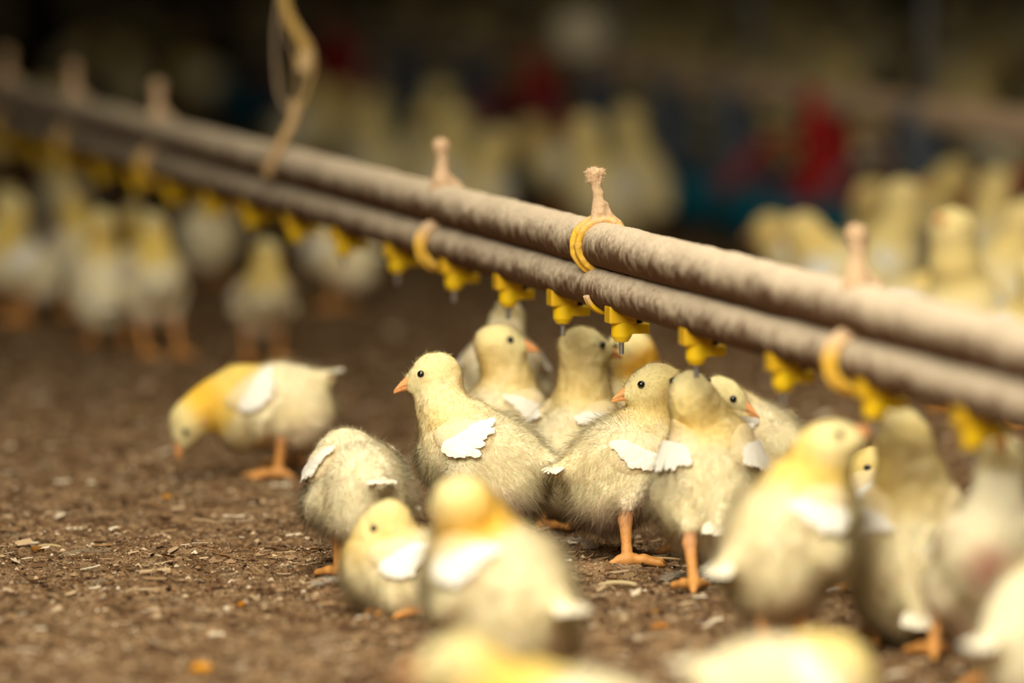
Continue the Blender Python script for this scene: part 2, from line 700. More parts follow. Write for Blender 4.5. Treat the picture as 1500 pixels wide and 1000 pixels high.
def dusty_pipe(name, p0, r, seed, t0, t1, parent, org, fine=True):
    ts = [t0]
    while ts[-1] < t1:
        d = abs(ts[-1])
        ts.append(ts[-1] + (0.0011 + 0.004 * min(max(d - 0.35, 0), 2) + 0.02 * max(d - 2.4, 0) if fine else 0.05))
    ts = np.array(ts)
    seg = 110 if fine else 24
    th = np.arange(seg) * 2 * math.pi / seg
    T, TH = np.meshgrid(ts, th, indexing='ij')
    T, TH = T.ravel(), TH.ravel()
    q = np.stack([T, r * np.cos(TH), r * np.sin(TH)], 1)
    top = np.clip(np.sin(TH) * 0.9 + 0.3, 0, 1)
    n = 0.0006 * vnoise(q * 90, seed) + 0.0005 * vnoise(q * 300, seed + 1) + 0.00035 * vnoise(q * 700, seed + 2)
    rr = r + (n + 0.0005) * (0.35 + 0.65 * top) + 0.0006 * vnoise(q * np.array([25, 60, 60]), seed + 3)
    pos = p0 + T[:, None] * DIR + (rr * np.cos(TH))[:, None] * SIDE + (rr * np.sin(TH))[:, None] * ZUP
    # settled dust is pale and lies on top, the brown underside is part grime, part painted shade
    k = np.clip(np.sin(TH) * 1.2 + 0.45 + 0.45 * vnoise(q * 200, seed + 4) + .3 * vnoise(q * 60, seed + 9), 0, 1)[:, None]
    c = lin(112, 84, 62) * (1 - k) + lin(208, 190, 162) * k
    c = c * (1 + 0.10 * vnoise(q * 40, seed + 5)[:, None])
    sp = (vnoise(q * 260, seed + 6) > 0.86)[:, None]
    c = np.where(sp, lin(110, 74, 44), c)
    ni, nj = len(ts), seg
    I = np.arange(ni * nj).reshape(ni, nj)
    J = np.roll(I, -1, 1)
    Q = np.stack([I[:-1].ravel(), I[1:].ravel(), J[1:].ravel(), J[:-1].ravel()], 1)
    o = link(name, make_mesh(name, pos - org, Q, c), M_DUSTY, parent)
    return o


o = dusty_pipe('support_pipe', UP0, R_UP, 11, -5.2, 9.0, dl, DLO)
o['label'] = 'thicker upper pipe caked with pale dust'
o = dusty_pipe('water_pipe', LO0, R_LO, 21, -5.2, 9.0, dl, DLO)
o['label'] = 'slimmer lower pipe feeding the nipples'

YEL = lin(244, 200, 22)
YEL2 = lin(226, 178, 30)
FR = np.stack([SIDE, DIR, ZUP], 1)      # local x = to the right of the line, y = away, z = up


def nipple_meshes():
    """nipple drinker hanging from a point on the underside of the pipe, local frame FR"""
    f1 = sunion([ell((0.000, 0, -0.002), (0.0118, 0.0075, 0.0075))], 0.001)
    # saddle under the pipe: block cut by the pipe
    def saddle(p):
        q = np.abs(p - np.array([-0.0028, 0, -0.0010])) - np.array([0.0102, 0.0070, 0.0058])
        d = np.linalg.norm(np.maximum(q, 0), axis=1) + np.minimum(q.max(1), 0) - 0.0012
        # slanted right flank
        d = np.maximum(d, (p[:, 0] * 0.55 - p[:, 2] * 0.84 - 0.0100) * 1.0) if False else d
        pipe = np.sqrt(p[:, 0] ** 2 + (p[:, 2] - R_LO) ** 2) - R_LO
        return np.maximum(d, -pipe)
    V1, Q1, _ = surf(saddle, (-0.016, -0.011, -0.011), (0.014, 0.011, 0.008), 0.0009)
    def body(p):
        r = np.sqrt((p[:, 0] + 0.002) ** 2 + p[:, 1] ** 2)
        rad = np.where(p[:, 2] > -0.0185, 0.0082, 0.0082 + (p[:, 2] + 0.0185) * 0.65)
        d = np.maximum(r - rad, np.abs(p[:, 2] + 0.0145) - 0.0085)
        q = np.abs(p - np.array([0.0090, 0, -0.0122])) - np.array([0.0100, 0.0062, 0.0034])
        e = np.linalg.norm(np.maximum(q, 0), axis=1) + np.minimum(q.max(1), 0) - 0.0008
        h = np.maximum(0.002 - np.abs(d - e), 0) / 0.002
        return np.minimum(d, e) - h * h * 0.0005
    V2, Q2, _ = surf(body, (-0.013, -0.011, -0.024), (0.023, 0.011, -0.004), 0.0009)
    def pin(p):
        r = np.sqrt((p[:, 0] + 0.002) ** 2 + p[:, 1] ** 2)
        rad = np.where(p[:, 2] > -0.0235, 0.0030, 0.0021)
        return np.maximum(r - rad, np.abs(p[:, 2] + 0.0265) - 0.0066)
    V3, Q3, _ = surf(pin, (-0.007, -0.005, -0.035), (0.003, 0.005, -0.018), 0.0005)
    def clip(p):
        q = np.abs(p - np.array([0.0112, 0, -0.0045])) - np.array([0.0022, 0.0045, 0.0042])
        return np.linalg.norm(np.maximum(q, 0), axis=1) + np.minimum(q.max(1), 0) - 0.0006
    V4, Q4, _ = surf(clip, (0.006, -0.007, -0.012), (0.017, 0.007, 0.001), 0.0009)
    R = FR.T
    ms = make_mesh('saddle', V1 @ R, Q1, np.broadcast_to(YEL2, (len(V1), 3)))
    mb = make_mesh('nipple_body', V2 @ R, Q2, np.broadcast_to(YEL, (len(V2), 3)))
    mp = make_mesh('steel_pin', V3 @ R, Q3, np.broadcast_to((0.62, 0.62, 0.64), (len(V3), 3)))
    mc = make_mesh('dark_clip', V4 @ R, Q4, np.broadcast_to(lin(62, 44, 22), (len(V4), 3)))
    return ms, mb, mp, mc


ms, mb, mp, mc = nipple_meshes()
for m_, mt in ((ms, M_PLASTIC), (mb, M_PLASTIC), (mp, M_STEEL), (mc, M_HANGER)):
    m_.materials.append(mt)
NIP = [1588, 1430, 1285, 1152, 1024, 914, 828, 748, 668, 585, 506, 436, 371, 316, 256, 203, 152, 104, 60, 18, -20]
for px in NIP:
    p = along(LO0, px) - ZUP * (R_LO - 0.0005)
    b = link('nipple_drinker', mb, None, dl, p - DLO)
    for nm, m_ in (('saddle', ms), ('steel_pin', mp), ('dark_clip', mc)):
        link(nm, m_, None, b)

# plastic hangers clipped round the pipes
DUST = lin(216, 184, 146)
HY = lin(236, 188, 70)


def torus(c, n, R, r, flat=1.0):
    c = np.asarray(c, float)
    n = unit(n)

    def f(p):
        q = p - c
        a = q @ n
        s = np.linalg.norm(q - a[:, None] * n, axis=1) - R
        return np.sqrt(s * s + (a * flat) ** 2) - r
    return f


def hanger(px, kind, seed):
    """local frame: x right of the line, y away, z up, origin on the pipe axis the ring holds"""
    rs = np.random.default_rng(seed)
    prims, lo, hi = [], None, None
    gap = UP0[2] - LO0[2]
    if kind == 'upper':
        R = R_UP + 0.0022
        n = (0.10, 1, 0.06)
        rings = [torus((-0.0012, 0.0040, 0), n, R + 0.0030, 0.0022), torus((0, -0.0030, 0), n, R, 0.0021),
                 torus((-0.0006, 0.0005, 0), n, R + 0.0012, 0.0013, 0.30)]
        zt = R_UP + 0.001
        prims = rings + [cone((-0.010, 0, zt - 0.006), (-0.004, 0, zt + 0.012), 0.0035, 0.0036),
                         cone((0.008, 0.001, zt - 0.001), (0.002, 0, zt + 0.013), 0.0036, 0.0030),
                         cone((0.012, 0.001, zt - 0.002), (0.004, 0, zt + 0.004), 0.0030, 0.0030),
                         cone((-0.003, 0, zt + 0.008), (-0.0045, 0, zt + 0.026), 0.0058, 0.0034),
                         cone((-0.0045, 0, zt + 0.024), (-0.0075, 0, zt + 0.038), 0.0036, 0.0046),
                         cone((-0.0115, 0.001, zt + 0.040), (-0.0115, 0.001, zt + 0.034), 0.0030, 0.0022), cone((-0.009, -0.001, zt + 0.041), (-0.0020, -0.001, zt + 0.041), 0.0026, 0.0026), cone((-0.0022, 0.0, zt + 0.040), (-0.0030, 0.0, zt + 0.032), 0.0026, 0.0024)]
        p0 = along(UP0, px)
        lo, hi = (-0.032, -0.013, -0.029), (0.032, 0.013, 0.068)
    else:
        R = R_LO + 0.0030
        n = (0.05, 1, 0.0)
        prims = [torus((-0.003, 0.004, -0.001), n, R + 0.0025, 0.0030), torus((-0.002, -0.003, -0.001), n, R, 0.0028),
                 torus((-0.002, 0, -0.001), n, R - 0.0002, 0.0018, 0.4)]
        zt = gap + R_UP
        prims += [cone((-0.0185, 0.002, 0.004), (-0.0150, 0.004, R_LO - 0.001), 0.0042, 0.0040),
                  cone((0.016, 0.004, 0.012), (0.0210, 0.004, gap), 0.0036, 0.0036),
                  cone((0.0210, 0.004, gap), (0.013, 0.004, zt - 0.003), 0.0036, 0.0042),
                  cone((0.013, 0.004, zt - 0.003), (-0.001, 0.004, zt + 0.010), 0.0042, 0.0052),
                  cone((-0.010, 0.004, zt - 0.002), (-0.003, 0.004, zt + 0.008), 0.0036, 0.0048),
                  cone((-0.003, 0.004, zt + 0.004), (-0.002, 0.004, zt + 0.022), 0.0086, 0.0048),
                  cone((-0.002, 0.004, zt + 0.022), (-0.003, 0.004, zt + 0.035), 0.0050, 0.0072)]
        p0 = along(LO0, px)
        lo, hi = (-0.032, -0.014, -0.030), (0.032, 0.018, zt + 0.048)
    f = sunion(prims, 0.003)
    Vh, Qh, Nh = surf(f, lo, hi, 0.0009)
    nz = vnoise(Vh * 260, seed)
    up_amt = np.clip((Vh[:, 2] - (0.010 if kind == 'upper' else 0.0)) / 0.02, 0, 1)
    k = np.clip(up_amt * 1.3 + 0.25 * nz, 0, 1)[:, None]
    c = HY * (1 - k) + DUST * k
    Vh = Vh + Nh * (nz * 0.0007)[:, None]
    j = Join()
    j.add(Vh @ FR.T, Qh, None, c)
    # frayed fuzz on the knob
    ztop = Vh[:, 2].max()
    cand = np.where(Vh[:, 2] > ztop - 0.012)[0]
    if len(cand):
        s = rs.choice(cand, 420)
        b0 = Vh[s]
        d = Nh[s] + rs.normal(0, 0.6, (420, 3))
        d /= np.linalg.norm(d, axis=1)[:, None]
        L = 0.0012 + 0.0022 * rs.random((420, 1)) ** 2
        w = np.cross(d, rs.normal(0, 1, (420, 3)))
        w = w / np.linalg.norm(w, axis=1)[:, None] * 0.00021
        tv = np.stack([b0 - w, b0 + w, b0 + d * L], 1).reshape(-1, 3)
        j.add(tv @ FR.T, None, np.arange(len(tv)).reshape(-1, 3), lin(226, 196, 158))
    return link('hanger', j.mesh('hanger'), M_HANGER, dl, p0 - DLO)


def pl(pts, n=8):
    """smooth polyline through points"""
    pts = [np.asarray(p, float) for p in pts]
    P_ = [2 * pts[0] - pts[1]] + pts + [2 * pts[-1] - pts[-2]]
    out = []
    for i in range(1, len(P_) - 2):
        for k in range(n):
            t = k / n
            a, b, c, d = P_[i - 1], P_[i], P_[i + 1], P_[i + 2]
            out.append(0.5 * ((2 * b) + (-a + c) * t + (2 * a - 5 * b + 4 * c - d) * t * t + (-a + 3 * b - 3 * c + d) * t ** 3))
    out.append(pts[-1])
    return np.array(out)


hanger(883, 'upper', 1)['label'] = 'sharp dusty yellow clip with a frayed knob round the upper pipe'
for px, k in ((1262, 'lower'), (652, 'lower'), (236, 'lower'), (112, 'lower'), (14, 'lower'), (1640, 'lower')):
    hanger(px, k, px + 100)
# half round clip that shows under the lower pipe by the sharp nipple
th = np.linspace(math.radians(195), math.radians(285), 20)
for dy in (0,):
    j = Join()
    for q, rr_, rad in ((0.004, 0.0030, 0.0021), (-0.001, 0.0028, 0.0019), (0.0015, 0.0022, 0.0016)):
        pts = np.stack([(R_LO + rr_) * np.cos(th), np.full(20, q), (R_LO + rr_) * np.sin(th)], 1)
        v, qd, t3 = tube(pts @ FR.T, rad, 8)
        k = np.clip((np.repeat(th, 8) - math.radians(195)) / 0.5, 0, 1)
        k = np.concatenate([k, [0, 1]])[:, None]
        j.add(v, qd, t3, DUST * (1 - k) + YEL2 * k)
    link('pipe_clip', j.mesh('pipe_clip'), M_HANGER, dl, along(LO0, 892) - DLO)

# the long cord hanger at upper left, going up to the ceiling
pc = along(UP0, 424)
zc = depth_of(pc)
j = Join()


def lp(px, py, dz=0.0):
    return P(px, py, zc + dz)


def strand(pts, r, col, seg=8):
    v, q, t = tube(pl(pts), r, seg)
    j.add(v - DLO, q, t, col)


W0 = lin(190, 158, 112)
strand([lp(392, 258, -0.016), lp(400, 232, -0.022), lp(414, 205, -0.022), lp(428, 178, -0.012), lp(432, 150)], 0.0052, W0)
strand([lp(386, 250, 0.012), lp(404, 222, 0.022), lp(420, 190, 0.016), lp(428, 160, 0.004)], 0.0040, lin(170, 138, 96))
strand([lp(424, 165), lp(409, 140), lp(404, 100), lp(403, 50), lp(408, 5), lp(412, -40)], 0.0021, lin(150, 130, 104))
strand([lp(434, 168), lp(448, 135), lp(458, 100), lp(455, 70), lp(440, 45), lp(424, 15), lp(412, -40)], 0.0026, lin(176, 148, 96))
strand([lp(430, 160), lp(438, 120), lp(434, 90), lp(424, 60), lp(414, 20), lp(411, -30)], 0.0019, lin(150, 126, 92))
strand([lp(436, 92), lp(446, 78), lp(440, 58), lp(424, 28), lp(414, -5)], 0.0046, lin(196, 160, 84))
strand([lp(441, 105), lp(448, 92), lp(446, 76)], 0.0078, lin(206, 176, 128))
top = lp(412, -40)
strand([top, top + ZUP * 0.3, top + ZUP * 1.0, np.array([top[0], top[1], 3.2])], 0.0024, lin(150, 126, 92))
o = link('cord_hanger', j.mesh('cord_hanger'), M_HANGER, dl)
o['label'] = 'long twisted cord with a knot, tied round the upper pipe and running up'

# ------------------------------------------------------------------ the feeder line behind
FZ = depth_of(G(1210, 352))
FB0 = P(1210, 146, FZ)
fd = empty('feeder_line', (FB0[0], FB0[1], 0))
tag(fd, 'blurred feeder pipe in the dark background, with red and grey drop tubes over teal pans', 'feeder line')
FDO = np.array(fd.location)
j = Join()
v, q, t = tube([FB0 - DIR * 3.5 - FDO, FB0 + DIR * 2 - FDO, FB0 + DIR * 6 - FDO, FB0 + DIR * 14 - FDO], 0.022, 20)
j.add(v, q, t, lin(214, 184, 150))
link('feed_pipe', j.mesh('feed_pipe'), M_FEEDER, fd)


def lathe(prof, seg=36):
    prof = np.asarray(prof, float)
    th = np.arange(seg) * 2 * math.pi / seg
    V = np.concatenate([np.stack([r * np.cos(th), r * np.sin(th), np.full(seg, z)], 1) for r, z in prof])
    F = []
    for i in range(len(prof) - 1):
        for k in range(seg):
            F.append((i * seg + k, i * seg + (k + 1) % seg, (i + 1) * seg + (k + 1) % seg, (i + 1) * seg + k))
    return V, np.array(F)


RED, GRY, TEAL = lin(190, 26, 18), lin(96, 104, 112), lin(10, 104, 124)


def pan_parts(col):
    jt, jp, jg = Join(), Join(), Join()
    v, q = lathe([(0.0, 0.215), (0.034, 0.215), (0.036, 0.17), (0.040, 0.10), (0.062, 0.055), (0.066, 0.03), (0.0, 0.03)])
    jt.add(v, q, None, col)
    v, q = lathe([(0.0, 0.006), (0.13, 0.006), (0.150, 0.030), (0.165, 0.062), (0.171, 0.066), (0.173, 0.060), (0.158, 0.024), (0.14, 0.0), (0.0, 0.0)])
    jp.add(v, q, None, TEAL)
    for k in range(14):
        a = k * 2 * math.pi / 14
        d = np.array([math.cos(a), math.sin(a), 0])
        v, q, t = tube(pl([d * 0.036 + ZUP * 0.15, d * 0.10 + ZUP * 0.135, d * 0.165 + ZUP * 0.066], 5), 0.0028, 6)
        jg.add(v, q, t, col * 0.8)
    return jt.mesh('drop_tube'), jp.mesh('pan_dish'), jg.mesh('pan_grill')


pans = {'red': pan_parts(RED), 'grey': pan_parts(GRY)}
for px, kind in ((1560, 'red'), (1355, 'grey'), (1212, 'red'), (1080, 'grey'), (985, 'grey'), (880, 'grey'), (797, 'red'), (700, 'grey'), (600, 'grey'), (505, 'red'), (430, 'grey')):
    p = along(FB0, px)
    t_, d_, g_ = pans[kind]
    o = link('feeder_pan', d_, M_FEEDER, fd, np.array([p[0], p[1], 0.002]) - FDO)
    link('drop_tube', t_, M_FEEDER, o)['label'] = ('red' if kind == 'red' else 'grey') + ' drop tube'
    link('pan_grill', g_, M_FEEDER, o)
# grey suspension rods above the pipe and the pale round fitting
j = Join()
for px in (1355, 1105, 905):
    p = along(FB0, px) - FDO
    j = Join()
    v, q, t = tube([p, p + ZUP * 0.5, p + ZUP * 1.5, np.array([p[0], p[1], 3.2])], 0.008, 10)
    j.add(v, q, t, lin(120, 122, 128))
    link('suspension_rod', j.mesh('suspension_rod'), M_FEEDER, fd)
pw = along(FB0, 852)
j = Join()
v, q = lathe([(0.0, 0.075), (0.022, 0.072), (0.042, 0.058), (0.050, 0.036), (0.050, 0.004), (0.040, -0.008), (0.0, -0.010)], 28)
j.add(v, q, None, lin(246, 232, 196))
o = link('round_fitting', j.mesh('round_fitting'), M_FEEDER, fd, pw + ZUP * 0.022 - FDO)
o['label'] = 'pale round fitting on top of the feed pipe'

# ------------------------------------------------------------------ chicks
C_BODY, C_HEAD, C_YEL, C_NAPE = lin(252, 240, 204), lin(250, 234, 172), lin(247, 216, 116), lin(250, 198, 72)
C_PINK, C_WHITE = lin(226, 204, 186), lin(255, 250, 234)
C_LEG, C_BEAK = lin(222, 158, 84), lin(242, 172, 112)


def place_frame(B, yaw):
    c, s = math.cos(yaw), math.sin(yaw)
    M = np.array([[c, -s, 0], [s, c, 0], [0, 0, 1.0]])
    return M


def build_chick(sp):
    """sp: dict. Builds an Empty with body > down_fluff, wings > wing_feathers, eyes, beak, legs."""
    seed = sp['seed']
    rs = np.random.default_rng(seed)
    s = sp.get('s', 1.0)
    g = G(*sp['foot'])
    g[2] = 0
    zf = depth_of(g)
    yaw = math.radians(sp['yaw'])
    Mw = place_frame(g, yaw)                       # local -> world

    def L(p):                                       # world point -> local
        return (np.asarray(p) - g) @ Mw
    B = L(P(sp['body'][0], sp['body'][1], zf + sp.get('bd', 0.0)))
    Hd = L(P(sp['head'][0], sp['head'][1], zf + sp.get('bd', 0.0) + sp.get('hd', 0.0)))
    bk = unit(unit(np.array(sp['beak'], float)) @ Mw)   # world (right, away, up) -> local
    pit = ry(math.radians(sp.get('pitch', 12)))
    fat = sp.get('fat', 1.0)

    def T(x, y, z):
        return B + pit @ np.array([x * s, y * s * fat, z * s])
    low = sp.get('h', 0.0022)
    fine = sp.get('hair', 0) > 15000
    # ---- body volume
    torso = [ell(T(0, 0, 0), np.array([.049, .0365 * fat, .0355]) * s, pit),
             ell(T(.024, 0, -.004), np.array([.031, .031 * fat, .031]) * s, pit),
             ell(T(-.022, 0, -.016), np.array([.032, .0345 * fat, .0295]) * s, pit),
             cone(T(-.036, 0, .008), T(-.057, 0, .014), .0155 * s, .0055 * s)]
    sh = T(.028, 0, .014)
    d = Hd - sh
    mid = sh * 0.5 + Hd * 0.5 + np.array(sp.get('bend', (0.008, 0, 0.0))) * s
    up = np.array([0, 0, 1.0])
    lat = np.cross(up, bk)
    if np.linalg.norm(lat) < 0.3:
        lat = np.cross(np.array([-1.0, 0, 0.2]), bk)
    lat = unit(lat)
    upv = unit(np.cross(bk, lat))
    HM = np.stack([bk, lat, upv], 1)
    nape = Hd - bk * 0.006 * s
    npts = []
    for k in range(5):
        t = k / 4
        npts.append((1 - t) ** 2 * sh + 2 * t * (1 - t) * mid + t * t * nape)
    nr = np.array([.0265, .0212, .0168, .0150, .0144]) * s * sp.get('nk', 1.0)
    neck = [cone(npts[k], npts[k + 1], nr[k], nr[k + 1]) for k in range(4)]
    head = [ell(Hd, np.array([.0190, .0152, .0158]) * s, HM),
            ell(Hd + bk * .0115 * s - upv * .0035 * s, np.array([.0130, .0094, .0090]) * s, HM)]
    legs = []
    thighs = []
    crouch = sp.get('sit', False)
    lf = sp.get('legs', None)
    for i, sd in enumerate((1, -1)):
        if lf is None:
            fp = np.array([0.006 * s, sd * .021 * s, 0])
        elif lf[i] is None:
            legs.append(None)
            fp = np.array([0.0, sd * .020 * s, 0])
        else:
            fp = L(G(*lf[i]))
            fp[2] = 0
        hip = T(-.002, sd * .024, -.014)
        if crouch:
            hock = fp + np.array([-.022, 0, .012]) * s
        else:
            lean = (hip - fp)[:2]
            hock = fp + np.array([-.008 * s + lean[0] * .30, lean[1] * .35, .034 * s * sp.get('leg', 1.0)])
        thighs.append(cone(hip, hock + np.array([.002, 0, .010]) * s, .0215 * s, .0070 * s))
        if lf is None or lf[i] is not None:
            legs.append((fp, hock))
    f_body = sunion(torso + thighs, 0.009 * s)
    f_neck = sunion(neck, 0.010 * s)
    f_head = sunion(head, 0.006 * s)
    f = sunion([f_body, f_neck, f_head], 0.009 * s)
    allp = np.array([T(.06, 0, 0), T(-.07, 0, 0), T(0, .06, 0), T(0, -.06, 0), T(0, 0, .055), T(0, 0, -.055), Hd + .03, Hd - .03] + [l[1] for l in legs if l])
    lo, hi = allp.min(0) - .012, allp.max(0) + .012
    lo[2] = max(lo[2], -0.004)
    V, Q, Nn = surf(f, lo, hi, low)
    V = V + Nn * (0.0009 * vnoise(V * 110, seed) + 0.0006 * vnoise(V * 260, seed + 1))[:, None] * s

    def tint(p):
        """the bird's own colouring"""
        nd = f_neck(p)
        hd_ = f_head(p)
        q = (p - B) @ pit / s
        wn = np.clip(1 - nd / (.012 * s), 0, 1)
        wh = np.clip(1 - hd_ / (.006 * s), 0, 1)
        m = vnoise(p * 38, seed + 5) * 0.5 + 0.5
        c = C_BODY[None] * np.ones((len(p), 1))
        # yellower saddle on neck and chest sides
        yk = (wn * (0.45 + 0.5 * m) * sp.get('yel', 0.8) + 0.22 * m * sp.get('yel', 0.8))[:, None]
        c = c * (1 - np.clip(yk, 0, 1)) + C_YEL * np.clip(yk, 0, 1)
        c = c * (1 - wh[:, None] * 0.85) + C_HEAD * wh[:, None] * 0.85
        # nape patch
        np_ = Hd + unit(sh - Hd) * .014 * s - bk * .009 * s
        wk = np.clip(np.clip(1 - np.linalg.norm(p - np_, axis=1) / (.027 * s), 0, 1) ** 0.7 * 1.6 * sp.get('nape', 0.3), 0, 1)
        c = c * (1 - wk[:, None]) + C_NAPE * wk[:, None]
        # bare pinkish belly and vent
        pk = np.clip((-q[:, 2] - .008) / .022, 0, 1) * np.clip((-q[:, 0] + .018) / .03, 0, 1) * (1 - wn) * (0.55 + 0.6 * m)
        pk = np.clip(pk * sp.get('pink', 0.6), 0, 1)[:, None]
        c = c * (1 - pk) + C_PINK * pk
        # ear spot, face skin
        for sd in (1, -1):
            e = Hd + lat * sd * .019 * s - bk * .004 * s - upv * .005 * s
            w = np.clip(1 - np.linalg.norm(p - e, axis=1) / (.0055 * s), 0, 1)[:, None] * 0.55
            c = c * (1 - w) + lin(236, 190, 160) * w
            e = Hd + lat * sd * .015 * s + bk * .0105 * s + upv * .004 * s
            w = np.clip(1 - np.linalg.norm(p - e, axis=1) / (.0062 * s), 0, 1)[:, None] * 0.5
            c = c * (1 - w) + lin(196, 164, 116) * w
        # soiled vent fluff
        if sp.get('soil', 0):
            e = T(-.040, 0, -.034)
            w = np.clip(1 - np.linalg.norm(p - e, axis=1) / (.020 * s), 0, 1)[:, None] * sp['soil']
            c = c * (1 - w) + lin(128, 84, 52) * w
        if sp.get('vent', 0):
            e = T(-.060, 0, sp.get('ventz', -.004))
            w = np.clip(1.6 - np.linalg.norm(p - e, axis=1) / (.013 * s) * 1.6, 0, 1)[:, None] * sp['vent']
            c = c * (1 - w) + lin(196, 110, 90) * w
        if sp.get('soil2', 0):
            e = T(-.052, .002, -.008)
            w = np.clip(1.2 - np.linalg.norm(p - e, axis=1) / .0075 + 0.6 * vnoise(p * 300, 3), 0, 1)[:, None] * 0.7
            c = c * (1 - w) + lin(140, 92, 56) * w
        if sp.get('crop', 0):
            e = T(.044, 0, -.022)
            w = np.clip(1.3 - np.linalg.norm(p - e, axis=1) / (.022 * s) * 1.3, 0, 1)[:, None] * sp['crop']
            c = c * (1 - w) + lin(176, 96, 78) * w
        return np.clip(c * (0.97 + 0.05 * vnoise(p * 90, seed + 7)[:, None]), 0, 1)

    root = empty('chick', g, yaw)
    tag(root, sp['label'], 'chick', sp.get('group', 'chicks round the drinker line'))
    col = tint(V)
    body = link('body', make_mesh('body', V, Q, col), M_SKIN, root)

    # ---- hair helper
    def fluff(V, Q, Nn, n, lenf, flow, width):
        A = V[Q[:, 0]]
        C = V[Q[:, 2]]
        Bq = V[Q[:, 1]]
        D = V[Q[:, 3]]
        ar = np.linalg.norm(np.cross(C - A, D - Bq), axis=1)
        pick = rs.choice(len(Q), n, p=ar / ar.sum())
        u, w = rs.random((n, 1)), rs.random((n, 1))
        pos = (A[pick] * (1 - u) + Bq[pick] * u) * (1 - w) + (D[pick] * (1 - u) + C[pick] * u) * w
        nr_ = Nn[Q[pick, 0]] + Nn[Q[pick, 2]]
        nr_ /= np.linalg.norm(nr_, axis=1)[:, None] + 1e-9
        L_, lay = lenf(pos)
        fl_ = flow(pos)
        fl_ = fl_ - (fl_ * nr_).sum(1)[:, None] * nr_
        cl = vnoise(pos * 120, seed + 9)[:, None] * 0.30
        cl2 = vnoise(pos * 120 + 40, seed + 10)[:, None] * 0.25
        side = np.cross(nr_, fl_)
        dr = nr_ * (1 - lay) + fl_ * lay + side * cl + nr_ * cl2 * 0.4 + rs.normal(0, 0.20, (n, 3))
        dr /= np.linalg.norm(dr, axis=1)[:, None] + 1e-9
        ln = (L_ * (0.5 + 0.6 * rs.random(n) + 1.1 * (rs.random(n) < .16)))[:, None] * s
        wd = np.cross(dr, rs.normal(0, 1, (n, 3)))
        wd = wd / (np.linalg.norm(wd, axis=1)[:, None] + 1e-9) * width * s * 0.5
        b0 = pos - nr_ * 0.0006
        mid_ = b0 + dr * ln * 0.55
        tip = b0 + dr * ln + fl_ * ln * 0.15 - np.array([0, 0, 0.10]) * ln
        vv = np.stack([b0 - wd, b0 + wd, mid_ + wd * 0.8, mid_ - wd * 0.8, tip], 1).reshape(-1, 3)
        i0 = np.arange(n)[:, None] * 5
        qd = i0 + np.array([[0, 1, 2, 3]])
        tr = i0 + np.array([[3, 2, 4]])
        cc = tint(pos) * (0.98 + 0.14 * rs.random((n, 1)))
        nrm = np.repeat(nr_, 5, 0)
        return vv, qd, tr, np.repeat(np.clip(cc, 0, 1), 5, 0), nrm

    back = -(pit @ np.array([1.0, 0, 0.25]))
    nhair = sp.get('hair', 0)
    if nhair:
        def lenf(p):
            hdist = np.clip(f_head(p) / (.012 * s), 0, 1)
            ndist = np.clip(f_neck(p) / (.015 * s), 0, 1)
            face = np.clip(((p - Hd) @ bk) / (.02 * s) + 0.2, 0, 1)
            bel = np.clip(-((p - B) @ pit)[:, 2] / .03, 0, 1) * ndist
            L_ = 0.0020 + 0.0018 * hdist + 0.0030 * ndist + 0.0022 * bel - 0.0008 * face * (1 - hdist)
            lay = 0.60 - 0.20 * ndist - 0.18 * bel
            return L_, lay[:, None]

        def flow(p):
            w = np.clip(f_neck(p) / (.02 * s), 0, 1)[:, None]
            v = back * w + (unit(sh - Hd)) * (1 - w) + np.array([0, 0, -0.5]) * w
            hd2 = np.clip(1 - f_head(p) / (.008 * s), 0, 1)[:, None]
            v = v * (1 - hd2) + (-bk + unit(sh - Hd) * 0.5) * hd2
            return v / (np.linalg.norm(v, axis=1)[:, None] + 1e-9)
        vv, qd, tr, cc, nm = fluff(V, Q, Nn, nhair, lenf, flow, sp.get('hw', 0.00021))
        o = link('down_fluff', make_mesh('down_fluff', vv, [qd, tr], cc, nm, smooth=False), M_DOWN, body)
        tag(o, kind='stuff')

    # ---- tail tuft
    jt = Join()
    for k in range(7):
        a = (k - 3) * 0.17
        b0 = T(-.055, 0.0022 * (k - 3), .0165)
        dv = pit @ np.array([-math.cos(a) * 0.9, math.sin(a), 0.15 + 0.1 * (k % 2)])
        side = unit(np.cross(dv, ZUP))
        pts = []
        Lk = .0125 * s * sp.get('tail', 1.0) * (1 - 0.04 * abs(k - 3))
        rows = 5
        for r_ in range(rows):
            t = r_ / (rows - 1)
            wdt = .0042 * s * math.sin(math.pi * (0.22 + 0.70 * t)) ** 0.7
            cpt = b0 + dv * Lk * t - ZUP * .003 * s * t * t
            up_ = np.cross(side, dv) * .0010 * s
            pts += [cpt - side * wdt, cpt + up_, cpt + side * wdt]
        q = []
        for r_ in range(rows - 1):
            for c_ in range(2):
                i = r_ * 3 + c_
                q.append((i, i + 1, i + 4, i + 3))
        jt.add(np.array(pts), q, None, (C_WHITE * .5 + C_BODY * .5) * (0.90 + 0.08 * rs.random()))
    link('tail_tuft', jt.mesh('tail_tuft'), M_FEATHER, root)

    # ---- wings laid on the flanks
    wx, wz = sp.get('wing', (.022, .008))
